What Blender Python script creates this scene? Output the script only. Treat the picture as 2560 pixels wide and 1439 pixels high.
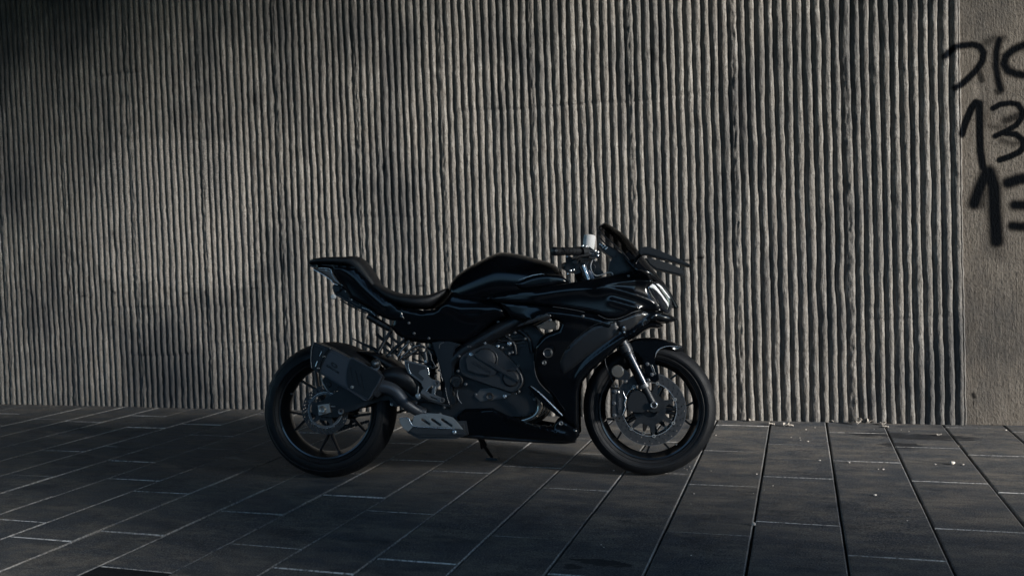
import bpy, bmesh, math, random
import numpy as np
from mathutils import Vector, Matrix, noise
from mathutils.geometry import delaunay_2d_cdt

# ------------------------------------------------------------------ clearing
for o in list(bpy.data.objects): bpy.data.objects.remove(o)
S = bpy.context.scene
C = S.collection
R = math.radians
rng = random.Random(7)
nrs = np.random.RandomState(11)

# ------------------------------------------------------------------ camera
YAW, PITCH, ROLL, FPX = -0.3088, 0.03586, -0.0344, 2259.08
cy, sy, cp, sp = math.cos(YAW), math.sin(YAW), math.cos(PITCH), math.sin(PITCH)
FWD = np.array([sy*cp, cy*cp, -sp])
_r = np.array([cy, -sy, 0.0]); _u = np.cross(_r, FWD)
RGT = math.cos(ROLL)*_r + math.sin(ROLL)*_u
UPV = -math.sin(ROLL)*_r + math.cos(ROLL)*_u
CAM = np.array([0, 0, 1.0])
cd = bpy.data.cameras.new('camera'); cam = bpy.data.objects.new('camera', cd); C.objects.link(cam)
cd.sensor_width = 36; cd.sensor_fit = 'HORIZONTAL'; cd.lens = FPX/2560*36
cd.clip_end = 3000; cd.clip_start = 0.05
M = Matrix(((RGT[0], UPV[0], -FWD[0], CAM[0]), (RGT[1], UPV[1], -FWD[1], CAM[1]),
            (RGT[2], UPV[2], -FWD[2], CAM[2]), (0, 0, 0, 1)))
cam.matrix_world = M
S.camera = cam

# ------------------------------------------------------------------ light
SUN_A, SUN_E = R(21), R(17)          # angle off the wall plane, elevation
sd = Vector((math.cos(SUN_E)*math.cos(SUN_A), -math.cos(SUN_E)*math.sin(SUN_A), math.sin(SUN_E)))
w = bpy.data.worlds.new("World"); S.world = w; w.use_nodes = True
nt = w.node_tree; nt.nodes.clear()
sky = nt.nodes.new('ShaderNodeTexSky'); sky.sky_type = 'NISHITA'; sky.sun_disc = False
sky.sun_elevation = SUN_E; sky.sun_rotation = math.atan2(sd.x, sd.y)
sky.air_density = 1.6; sky.dust_density = 0.6; sky.ozone_density = 3.0
bg = nt.nodes.new('ShaderNodeBackground'); bg.inputs[1].default_value = 0.15
wo = nt.nodes.new('ShaderNodeOutputWorld')
tint = nt.nodes.new('ShaderNodeMix'); tint.data_type = 'RGBA'; tint.blend_type = 'MULTIPLY'; tint.inputs[0].default_value = 1
_ca = [q for q in tint.inputs if q.type == 'RGBA']; _ca[1].default_value = (.70, .92, 1.18, 1)      # cool white balance
nt.links.new(sky.outputs[0], _ca[0]); nt.links.new([q for q in tint.outputs if q.type == 'RGBA'][0], bg.inputs[0]); nt.links.new(bg.outputs[0], wo.inputs[0])
sl = bpy.data.lights.new('sun', 'SUN'); sl.energy = 4.8; sl.angle = R(12); sl.color = (1.0, 0.95, 0.88)
sun = bpy.data.objects.new('sun', sl); C.objects.link(sun)
sun.rotation_euler = sd.to_track_quat('Z', 'Y').to_euler(); sun.location = (6, -3, 4)
S.view_settings.view_transform = 'Standard'; S.view_settings.look = 'None'
S.view_settings.exposure = 0.75; S.view_settings.gamma = 1.0

# ------------------------------------------------------------------ materials
def sock(n, *names):
    for k in names:
        if k in n.inputs: return n.inputs[k]
def mat(name, col, rough=0.5, metal=0.0, coat=0.0, spec=0.5, bump=0.0, bscale=200, var=0.0, vscale=8, trans=0.0, ior=1.5, rvar=0.0):
    m = bpy.data.materials.new(name); m.use_nodes = True
    t = m.node_tree; b = t.nodes['Principled BSDF']
    b.inputs['Base Color'].default_value = (*col, 1); b.inputs['Roughness'].default_value = rough
    b.inputs['Metallic'].default_value = metal
    s = sock(b, 'Specular IOR Level', 'Specular'); s.default_value = spec
    s = sock(b, 'Coat Weight', 'Clearcoat')
    if s: s.default_value = coat
    s = sock(b, 'Coat Roughness', 'Clearcoat Roughness'); s.default_value = 0.04
    b.inputs['IOR'].default_value = ior
    if trans: sock(b, 'Transmission Weight', 'Transmission').default_value = trans
    if bump or var or rvar:
        tc = t.nodes.new('ShaderNodeTexCoord')
    if bump:
        n = t.nodes.new('ShaderNodeTexNoise'); n.inputs['Scale'].default_value = bscale; n.inputs['Detail'].default_value = 4
        t.links.new(tc.outputs['Object'], n.inputs['Vector'])
        bp = t.nodes.new('ShaderNodeBump'); bp.inputs['Strength'].default_value = bump; bp.inputs['Distance'].default_value = 0.002
        t.links.new(n.outputs['Fac'], bp.inputs['Height']); t.links.new(bp.outputs[0], b.inputs['Normal'])
    if var or rvar:
        n = t.nodes.new('ShaderNodeTexNoise'); n.inputs['Scale'].default_value = vscale; n.inputs['Detail'].default_value = 5
        t.links.new(tc.outputs['Object'], n.inputs['Vector'])
        if var:
            mx = t.nodes.new('ShaderNodeMix'); mx.data_type = 'RGBA'
            mx.inputs['A'].default_value = (*[c*(1-var) for c in col], 1); mx.inputs['B'].default_value = (*[min(1, c*(1+var)) for c in col], 1)
            t.links.new(n.outputs['Fac'], mx.inputs['Factor']); t.links.new(mx.outputs['Result'], b.inputs['Base Color'])
        if rvar:
            mr = t.nodes.new('ShaderNodeMapRange'); mr.inputs['From Min'].default_value = .3; mr.inputs['From Max'].default_value = .7
            mr.inputs['To Min'].default_value = max(0, rough-rvar); mr.inputs['To Max'].default_value = rough+rvar
            t.links.new(n.outputs['Fac'], mr.inputs['Value']); t.links.new(mr.outputs[0], b.inputs['Roughness'])
    return m

class NB:      # tiny node helper
    def __init__(s, m):
        s.t = m.node_tree; s.b = s.t.nodes['Principled BSDF']
    def n(s, ty, **k):
        x = s.t.nodes.new(ty)
        for a, v in k.items(): setattr(x, a, v)
        return x
    def l(s, a, b): s.t.links.new(a, b)
    def noise(s, vec, scale, detail=4, rough=.55):
        x = s.n('ShaderNodeTexNoise'); x.inputs['Scale'].default_value = scale; x.inputs['Detail'].default_value = detail
        x.inputs['Roughness'].default_value = rough
        s.l(vec, x.inputs['Vector']); return x.outputs['Fac']
    def mapv(s, vec, sc):
        x = s.n('ShaderNodeMapping'); x.inputs['Scale'].default_value = sc; s.l(vec, x.inputs['Vector']); return x.outputs[0]
    def rng(s, v, a, b, c, d):
        x = s.n('ShaderNodeMapRange'); x.inputs['From Min'].default_value = a; x.inputs['From Max'].default_value = b
        x.inputs['To Min'].default_value = c; x.inputs['To Max'].default_value = d; s.l(v, x.inputs['Value']); return x.outputs[0]
    def mix(s, f, a, b, bt='MIX'):
        x = s.n('ShaderNodeMix'); x.data_type = 'RGBA'; x.blend_type = bt
        for nm, v in (('Factor', f), ('A', a), ('B', b)):
            i = x.inputs[nm] if nm == 'Factor' else [q for q in x.inputs if q.name == nm and q.type == 'RGBA'][0]
            if nm == 'Factor': i = x.inputs[0]
            if isinstance(v, (int, float)): i.default_value = v
            elif isinstance(v, tuple): i.default_value = (*v, 1)
            else: s.l(v, i)
        return [q for q in x.outputs if q.type == 'RGBA'][0]
    def math(s, op, a, b=None):
        x = s.n('ShaderNodeMath', operation=op)
        for i, v in enumerate((a, b)):
            if v is None: continue
            if isinstance(v, (int, float)): x.inputs[i].default_value = v
            else: s.l(v, x.inputs[i])
        return x.outputs[0]
    def attr(s, name):
        x = s.n('ShaderNodeAttribute'); x.attribute_name = name; return x.outputs['Fac']
    def bump(s, h, st, dist, prev=None):
        x = s.n('ShaderNodeBump'); x.inputs['Strength'].default_value = st; x.inputs['Distance'].default_value = dist
        s.l(h, x.inputs['Height'])
        if prev: s.l(prev, x.inputs['Normal'])
        return x.outputs[0]

def concrete_mat(tone=(1, 1, 1), nm='board_cast_concrete', fibk=1.0):
    m = bpy.data.materials.new(nm); m.use_nodes = True; k = NB(m)
    tc = k.n('ShaderNodeTexCoord').outputs['Object']
    big = k.noise(tc, 0.9, 5, .6); mid = k.noise(tc, 9, 5, .6); fine = k.noise(k.mapv(tc, (1, 1, .6)), 95, 3, .75)
    fib = k.noise(k.mapv(tc, (110, 110, 9)), 1.0, 4, .65)
    streak = k.noise(k.mapv(tc, (14, 14, 0.7)), 1.0, 4, .6)
    c = k.mix(k.rng(big, .3, .7, 0, 1), (.125, .114, .102), (.185, .170, .153))
    c = k.mix(k.rng(mid, .35, .75, 0, .55), c, (.225, .212, .197))
    c = k.mix(k.rng(streak, .5, .75, 0, .45), c, (.10, .088, .078))
    c = k.mix(k.rng(fib, .50, .66, 0, .75*fibk), c, (.34, .325, .305))
    c = k.mix(k.rng(fine, .52, .66, 0, .8), c, (.07, .065, .06))
    c = k.mix(k.rng(k.noise(tc, 1.7, 3, .5), .6, .75, 0, .35), c, (.085, .085, .085))
    wob = k.noise(k.mapv(tc, (2.2, 2.2, 1.1)), 1, 5, .65)
    c = k.mix(k.rng(wob, .48, .64, 0, .65), c, (.050, .053, .058))
    c = k.mix(k.math('MULTIPLY', k.attr('shade_stain'), k.rng(wob, .30, .62, .45, .8)), c, (.035, .038, .044))
    # pale, sandy painted-over patch
    spk = k.rng(k.noise(tc, 110, 3, .7), .45, .58, .1, .9)
    c = k.mix(k.math('MULTIPLY', k.attr('patch'), spk), c, (.33, .305, .28))
    # black spray and marker paint
    c = k.mix(k.math('POWER', k.attr('paint'), 1.25), c, (.0045, .006, .0085))
    if tone != (1, 1, 1): c = k.mix(1.0, c, tone, 'MULTIPLY')
    k.l(c, k.b.inputs['Base Color']); k.b.inputs['Roughness'].default_value = .88
    k.l(k.rng(k.attr('paint'), 0, .8, .25, .02), sock(k.b, 'Specular IOR Level', 'Specular'))
    n1 = k.bump(fib, 1, .006*fibk); n2 = k.bump(fine, 1, .006, n1); n3 = k.bump(mid, .4, .01, n2)
    k.l(n3, k.b.inputs['Normal'])
    return m

def paving_mat():
    m = bpy.data.materials.new('dark_stone_slabs'); m.use_nodes = True; k = NB(m)
    tc = k.n('ShaderNodeTexCoord').outputs['Object']
    blot = k.noise(k.mapv(tc, (2.2, 5.0, 1)), 1.5, 7, .72); fine = k.noise(k.mapv(tc, (1, 1.6, 1)), 170, 3, .8); mid = k.noise(k.mapv(tc, (9, 26, 9)), 1, 5, .65)
    r = k.attr('rnd')
    c = k.mix(k.rng(blot, .42, .58, 0, 1), (.026, .038, .056), (.152, .136, .118))
    c = k.mix(k.rng(mid, .46, .64, 0, .7), c, (.026, .034, .046))
    c = k.mix(.25, c, k.mix(r, (.050, .059, .072), (.108, .102, .094)))
    c = k.mix(k.rng(fine, .53, .63, 0, .9), c, (.20, .19, .175))
    c = k.mix(k.rng(fine, .47, .36, 0, .85), c, (.008, .009, .011))
    st = k.noise(k.mapv(tc, (1.6, 2.6, 1)), 2.3, 6, .7)
    c = k.mix(k.rng(st, .54, .66, 0, .5), c, (.014, .019, .027))
    # old spills with a shape of their own
    sep = k.n('ShaderNodeSeparateXYZ'); k.l(tc, sep.inputs[0]); wob = k.noise(k.mapv(tc, (3, 8, 1)), 4, 5, .7)
    spill = None
    for (sx, sy_, rx, ry) in SPILLS:
        dx = k.math('DIVIDE', k.math('SUBTRACT', sep.outputs[0], sx), rx); dy = k.math('DIVIDE', k.math('SUBTRACT', sep.outputs[1], sy_), ry)
        d = k.math('ADD', k.math('MULTIPLY', dx, dx), k.math('MULTIPLY', dy, dy))
        d = k.math('ADD', d, k.math('MULTIPLY', k.math('SUBTRACT', wob, .5), 5.5))
        mk = k.rng(d, .75, 1.15, .8, 0)
        spill = mk if spill is None else k.math('MAXIMUM', spill, mk)
    c = k.mix(spill, c, (.012, .014, .018))
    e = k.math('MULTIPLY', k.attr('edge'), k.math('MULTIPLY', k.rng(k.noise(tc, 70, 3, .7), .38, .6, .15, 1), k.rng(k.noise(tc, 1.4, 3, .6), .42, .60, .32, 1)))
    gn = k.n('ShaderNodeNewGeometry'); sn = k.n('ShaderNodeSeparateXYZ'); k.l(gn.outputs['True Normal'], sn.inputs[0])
    e = k.math('MULTIPLY', e, k.rng(k.math('ABSOLUTE', sn.outputs[1]), .2, .45, .6, 1.5))  # worn pale edges, with extra brightness painted on cross joints for caught light
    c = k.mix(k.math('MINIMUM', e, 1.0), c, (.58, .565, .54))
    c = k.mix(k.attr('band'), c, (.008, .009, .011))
    k.l(c, k.b.inputs['Base Color'])
    k.l(k.rng(blot, .35, .6, .48, .80), k.b.inputs['Roughness'])
    sock(k.b, 'Specular IOR Level', 'Specular').default_value = .18
    n1 = k.bump(fine, 1, .004); n2 = k.bump(mid, .35, .004, n1); k.l(n2, k.b.inputs['Normal'])
    return m

# ------------------------------------------------------------------ pixel <-> world
def ray(u, v):
    return FWD*FPX + RGT*(u-1280) - UPV*(v-719.5)
def wall_pt(u, v, Y):
    d = ray(u, v); return d[0]/d[1]*Y, 1+d[2]/d[1]*Y
def gnd(u, v):
    d = ray(u, v); return d[0]/-d[2], d[1]/-d[2]
SPILLS = [(*gnd(2255, 1112), .10, .06), (*gnd(2200, 1085), .16, .07), (*gnd(2330, 1092), .22, .08), (*gnd(1500, 1405), .10, .035), (*gnd(1432, 1416), .03, .025)]

# ------------------------------------------------------------------ object helpers
def empty(name, loc=(0, 0, 0)):
    o = bpy.data.objects.new(name, None); C.objects.link(o); o.location = loc; o.empty_display_size = .2; return o
def tag(o, label=None, cat=None, group=None, kind=None):
    if label: o['label'] = label
    if cat: o['category'] = cat
    if group: o['group'] = group
    if kind: o['kind'] = kind
    return o
def mesh_obj(name, verts, faces, m=None, parent=None, smooth=True, sharp=None):
    me = bpy.data.meshes.new(name)
    me.from_pydata([tuple(map(float, v)) for v in verts], [], [tuple(map(int, f)) for f in faces]); me.update()
    if smooth:
        me.polygons.foreach_set('use_smooth', [True]*len(me.polygons))
        try: me.set_sharp_from_angle(angle=R(sharp or 38))
        except Exception: pass
    o = bpy.data.objects.new(name, me); C.objects.link(o)
    if m: me.materials.append(m)
    if parent: o.parent = parent
    return o
def grid_obj(name, V, nu, nv, m):      # V: (nv*nu,3) rows of nu
    me = bpy.data.meshes.new(name)
    me.vertices.add(len(V)); me.vertices.foreach_set('co', V.astype(np.float32).ravel())
    i = np.arange(nv-1)[:, None]*nu + np.arange(nu-1)[None, :]
    q = np.stack([i, i+1, i+nu+1, i+nu], -1).reshape(-1, 4)
    me.loops.add(q.size); me.loops.foreach_set('vertex_index', q.ravel().astype(np.int32))
    me.polygons.add(len(q)); me.polygons.foreach_set('loop_start', (np.arange(len(q))*4).astype(np.int32))
    me.polygons.foreach_set('loop_total', np.full(len(q), 4, np.int32)); me.polygons.foreach_set('use_smooth', np.ones(len(q), bool))
    me.update(calc_edges=True); me.validate()
    o = bpy.data.objects.new(name, me); C.objects.link(o); me.materials.append(m); return o
def set_attr(me, name, arr):
    a = me.attributes.new(name, 'FLOAT', 'POINT'); a.data.foreach_set('value', arr.astype(np.float32))

# ------------------------------------------------------------------ the wall
WY = 5.383; XC = 0.836      # wall plane, right end of the ribs
CONC = concrete_mat()
PLAIN = concrete_mat((.80, .75, .69), 'plain_cast_concrete', .45)
def smooth_noise(n, step_len, dz, amp, seed):
    r = np.random.RandomState(seed); L = n*dz; k = int(L/step_len)+4
    p = r.uniform(-1, 1, k); x = np.arange(n)*dz/step_len; i = x.astype(int); f = x-i; f = f*f*(3-2*f)
    return amp*(p[i]*(1-f)+p[i+1]*f)
# strokes of paint: polylines in photo pixels projected on the wall plane, half width px, softness px
G = []
def st(pts, hw, soft, dens=1., o=(0, 0), s=1.):
    P = [wall_pt(o[0]+x/s, o[1]+y/s, WY) for x, y in pts]
    G.append((np.array(P), (hw*(1.6 if s > 4 else 1.3)+3 if s > 3.55 and soft > 6 and o[0] > 2000 else hw)/s*.00213, soft*(1.5 if o[0] > 2000 else 1)/s*.00213, dens))
a6 = ((2320, 60), 3.596); a7 = ((2320, 380), 4.796)
st([(148, 300), (180, 262), (230, 222), (300, 195), (400, 185), (468, 205), (500, 260), (490, 330), (440, 410), (360, 490), (295, 548), (240, 580)], 20, 14, 1, *a6)
st([(460, 430), (486, 510)], 14, 16, .85, *a6)
st([(640, 140), (615, 250), (612, 380), (630, 500), (655, 590)], 20, 22, 1, *a6)
st([(520, 170), (590, 130), (680, 130)], 18, 40, .7, *a6)
st([(960, 160), (863, 190), (770, 230), (700, 290), (682, 360), (720, 420), (800, 450), (880, 462), (960, 440)], 24, 22, 1, *a6)
st([(605, 600), (625, 625), (655, 620), (660, 595)], 8, 12, .8, *a6)
st([(303, 992), (340, 880), (390, 760), (430, 705), (462, 715), (465, 850), (466, 1000), (472, 1150), (496, 1290)], 22, 9, 1, *a6)
st([(585, 758), (650, 722), (740, 710), (810, 722), (848, 780), (838, 850), (790, 912), (700, 962), (605, 1008)], 17, 8, 1, *a6)
st([(690, 980), (790, 992), (850, 1040), (863, 1100), (820, 1152), (740, 1190), (645, 1222)], 19, 7, 1, *a6)
st([(700, 868), (790, 835), (863, 800)], 22, 28, .85, *a6)
st([(500, 905), (600, 930), (700, 920)], 10, 30, .6, *a6)
st([(520, 800), (510, 880)], 10, 35, .5, *a6)
st([(660, 1045), (760, 1075), (900, 1060)], 14, 34, .75, *a6)
st([(700, 250), (620, 430), (555, 620)], 42, 45, 1, *a7)
st([(700, 300), (650, 640)], 22, 45, .8, *a7)
st([(730, 240), (790, 420), (800, 700), (822, 1070)], 46, 45, 1, *a7)
st([(760, 900), (850, 1250)], 20, 70, .45, *a7)
st([(960, 370), (1080, 330), (1250, 300)], 40, 40, 1, *a7)
st([(1040, 635), (1250, 640)], 34, 38, 1, *a7)
st([(1010, 885), (1110, 895), (1250, 880)], 32, 38, 1, *a7)
a = ((0, 640), 3.597)
st([(752, 350), (840, 370)], 7, 8, 1, *a); st([(1020, 265), (1055, 335)], 9, 10, 1, *a); st([(1020, 320), (1060, 325)], 8, 8, 1, *a)
st([(255, 300), (300, 322)], 5, 8, .9, *a); st([(2262, 290), (2400, 292)], 5, 5, 1, *a); st([(2395, 315), (2400, 335)], 7, 7, .9, *a)
st([(1668, 332), (1720, 330)], 5, 6, .8, *a); st([(1870, 336), (1890, 338)], 6, 6, .8, *a); st([(950, 232), (960, 240)], 7, 8, .8, *a)
st([(1000, 714), (1035, 712), (1066, 715)], 1.2, 2.2, .9); st([(1690, 658), (1711, 651), (1740, 646), (1762, 642)], 1.4, 2.0, 1)
st([(640, 238), (640, 258)], 6, 7, .75); st([(1630, 132), (1642, 150)], 8, 9, .5); st([(286, 580), (292, 602)], 4, 9, .6)
st([(2433, 985), (2436, 992)], 4, 5, .9); st([(2434, 1003), (2434, 1010)], 2, 4, .7)
def paint_mask(X, Z):
    out = np.zeros(X.shape)
    for P, hw, soft, dens in G:
        x0, x1 = P[:, 0].min()-hw-soft*1.5, P[:, 0].max()+hw+soft*1.5; z0, z1 = P[:, 1].min()-hw-soft*1.5, P[:, 1].max()+hw+soft*1.5
        s = (X > x0) & (X < x1) & (Z > z0) & (Z < z1)
        if not s.any(): continue
        x, z = X[s], Z[s]; d = np.full(x.shape, 9.)
        for a_, b_ in zip(P[:-1], P[1:]):
            ab = b_-a_; t = np.clip(((x-a_[0])*ab[0]+(z-a_[1])*ab[1])/max(ab@ab, 1e-9), 0, 1)
            d = np.minimum(d, np.hypot(x-a_[0]-t*ab[0], z-a_[1]-t*ab[1]))
        m_ = np.clip(1-(d-hw+soft*.5)/(soft*1.3), 0, 1); m_ = m_*m_*(3-2*m_)*dens
        out[s] = np.maximum(out[s], m_)
    return out
SHADE_STAINS = [((395, 960), .55, .42, .9), ((560, 975), .60, .40, .9), ((770, 960), .55, .35, .6), ((120, 90), .9, .8, .8), ((60, 330), .55, .6, .7), ((250, 170), .4, .55, .6), ((660, 60), .5, .22, .5), ((930, 80), .55, .22, .5), ((645, 250), .05, .09, .8), ((300, 590), .12, .12, .5), ((850, 245), .1, .1, .5), ((1290, 400), .06, .12, .4), ((90, 800), .5, .4, .35)]  # soft dark blobs: wall shade painted in, plus a few small stains
def shade_stain_mask(X, Z):
    out = np.zeros(X.shape)
    for (u, v), rx, rz, st_ in SHADE_STAINS:
        cx, cz = wall_pt(u, v, WY); d = np.hypot((X-cx)/rx, (Z-cz)/rz)+.22*np.sin(X*5+Z*3.1+u)+.15*np.sin(X*11-Z*6)
        out = np.maximum(out, st_*np.clip(1.25-d, 0, 1)**1.2)
    return out
PATCH = np.array([wall_pt(u, v, WY) for u, v in [(238, 640), (232, 540), (240, 470), (262, 415), (300, 368), (355, 346), (440, 348), (500, 352), (556, 352), (598, 362), (622, 385), (640, 440), (646, 560), (650, 640), (640, 715), (470, 722), (330, 700), (262, 700)]])
def in_poly(X, Z, P):
    c = np.zeros(X.shape, bool); n = len(P)
    for i in range(n):
        x1, z1 = P[i]; x2, z2 = P[(i+1) % n]
        if z1 == z2: continue
        c ^= ((Z > z1) != (Z > z2)) & (X < (x2-x1)*(Z-z1)/(z2-z1)+x1)
    return c

def build_wall():
    root = empty('concrete_wall', (0, WY, 0))
    tag(root, 'tall ribbed concrete wall behind the motorcycle, its smooth right end sprayed with black graffiti', 'wall')
    zs = np.concatenate([np.arange(0, 3.2, .0125), np.arange(3.2, 5.01, .06)]); nz = len(zs)
    dz = .0125; nfull = int(5.2/dz)
    # rib boundaries, from the right end leftwards, in panels of twelve ribs
    xs = [XC]; seam = []
    while xs[-1] > -9.2:
        p0 = xs[-1]; W = .600+rng.uniform(-.006, .006)
        ww = [1+rng.uniform(-.07, .07) for _ in range(12)]; ww[-1] *= 1.12; tot = sum(ww); x = p0
        for k_, q in enumerate(ww):
            x -= W*q/tot; xs.append(x); seam.append(k_ == 11)
    xs = xs[::-1]; seam = seam[::-1]; nb = len(xs)
    zi = zs/dz
    def along(seed, L, amp):
        a_ = smooth_noise(nfull+4, L, dz, amp, seed); return np.interp(zi, np.arange(len(a_)), a_)
    B = np.zeros((nz, nb)); depth = np.zeros((nz, nb))
    for i in range(nb):
        B[:, i] = xs[i]+along(1000+i, .26, .0040)+along(5000+i, .07, .0019)+along(9000+i, .026, .0012)
        depth[:, i] = 1+along(13000+i, .3, .22)
    B[:, -1] = XC+along(77, .3, .0015)+along(78, .022, .0018)
    amp = .023
    ts = np.array([0, .04, .09, .16, .27, .42, .58, .73, .84, .92, .97])
    prof = (1-np.abs(2*ts**1.55-1)**2.5)**.62
    poff = np.zeros(nb); cur = 0.
    for i in range(nb-2, -1, -1):
        if seam[i]: cur = rng.uniform(-.0045, .0045)
        poff[i] = cur if abs(xs[i]-XC) > .6 else 0.
    X = []; D = []
    for i in range(nb-1):
        wd = B[:, i+1]-B[:, i]; rib = 1+along(20000+i, .5, .10)
        rough = np.stack([along(30000+i*13+j, .03, .0019) for j in range(len(ts))], 1)
        for j, t in enumerate(ts):
            X.append(B[:, i]+wd*t)
            h = amp*prof[j]*rib
            if seam[i]:       # the rib on a shutter joint: wide, split by a ragged crack
                crk = np.exp(-((t-.55-along(40000+i, .12, .06))/.05)**2)*(.55+along(41000+i, .1, .45)).clip(0, 1)
                h = h-amp*.45*crk
                rough_ = rough[:, j]*2.3
            else: rough_ = rough[:, j]
            lo = amp*(.04+.05*(1-depth[:, i if t < .5 else i+1]))
            D.append(np.maximum(h, lo)+rough_+poff[i])
    # right end: last face drops back to the plain concrete
    for dx, hh in ((0, .9), (.003, .55), (.006, .1), (.009, -.25)):
        X.append(B[:, -1]+dx); D.append(np.full(nz, amp*hh))
    X = np.stack(X, 1); D = np.stack(D, 1); Z = np.repeat(zs[:, None], X.shape[1], 1)
    # day joints and nicks
    for z0, xa, xb, dp in ((1.905, -2.1, -.35, .006), (.388, -4.65, -4.05, .006), (.455, -4.0, -3.3, .005), (2.39, -4.85, -4.35, .008), (.592, .3, .84, .006), (.73, -4.75, -3.4, -.003), (1.28, -3.4, -2.2, .003), (.394, -.1, .1, .006), (2.75, -1.2, .8, .004)):
        zz = z0+.006*np.sin(X*9)+.012*np.sin(X*2.3+z0*7)
        wgt = np.clip((X-xa)/.08, 0, 1)*np.clip((xb-X)/.08, 0, 1)
        D -= dp*wgt*np.exp(-((Z-zz)/.009)**2)*(D > amp*.5)
        D += .002*wgt*np.clip((Z-zz)/.02, -1, 1)*(np.abs(Z-zz) < .25)*(D > amp*.5)
    for q in range(150):     # chips and blowholes
        cx, cz, r_ = rng.uniform(-6, XC), rng.uniform(0, 3), rng.uniform(.006, .02)
        s = (np.abs(X-cx) < r_*2) & (np.abs(Z-cz) < r_*3)
        D[s] -= .007*np.exp(-((X[s]-cx)**2+((Z[s]-cz)*.5)**2)/r_**2)
    V = np.stack([X, -D, Z], -1).reshape(-1, 3)
    # faces must look towards -Y: columns run +X, rows run +Z
    o = grid_obj('ribbed_panel', V, X.shape[1], nz, CONC); o.parent = root
    set_attr(o.data, 'paint', paint_mask(X.ravel(), Z.ravel()))
    pm = in_poly(X.ravel()+.012*np.sin(Z.ravel()*60), Z.ravel()+.012*np.sin(X.ravel()*90), PATCH).astype(float)
    set_attr(o.data, 'patch', pm*.6); set_attr(o.data, 'shade_stain', shade_stain_mask(X.ravel(), Z.ravel()))
    # plain panel with the graffiti
    xa = np.concatenate([np.arange(XC+.004, XC+.55, .004), np.arange(XC+.55, 6.0, .15)]); za = np.concatenate([np.arange(0, 2.6, .006), np.arange(2.6, 5.01, .06)])
    XX, ZZ = np.meshgrid(xa, za); n = np.zeros(XX.shape)
    for f, am in ((3.1, .004), (7.7, .0016)): n += am*np.sin(XX*f+2*np.sin(ZZ*f*.6))*np.cos(ZZ*f*.8)
    V = np.stack([XX, .004-n, ZZ], -1).reshape(-1, 3)
    o = grid_obj('plain_panel', V, len(xa), len(za), PLAIN); o.parent = root
    set_attr(o.data, 'paint', paint_mask(XX.ravel(), ZZ.ravel())); set_attr(o.data, 'patch', np.clip(1-((XX.ravel()-wall_pt(2441, 215, WY)[0])/.018)**2-((ZZ.ravel()-wall_pt(2441, 225, WY)[1])/.045)**2, 0, .7))
    # solid mass behind the faces
    v = [(-9.3, .03, 0), (6, .03, 0), (6, .9, 0), (-9.3, .9, 0), (-9.3, .03, 5), (6, .03, 5), (6, .9, 5), (-9.3, .9, 5)]
    c = mesh_obj('wall_core', v, [(0, 1, 5, 4), (1, 2, 6, 5), (2, 3, 7, 6), (3, 0, 4, 7), (4, 5, 6, 7)], CONC, root, smooth=False)
build_wall()

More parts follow.
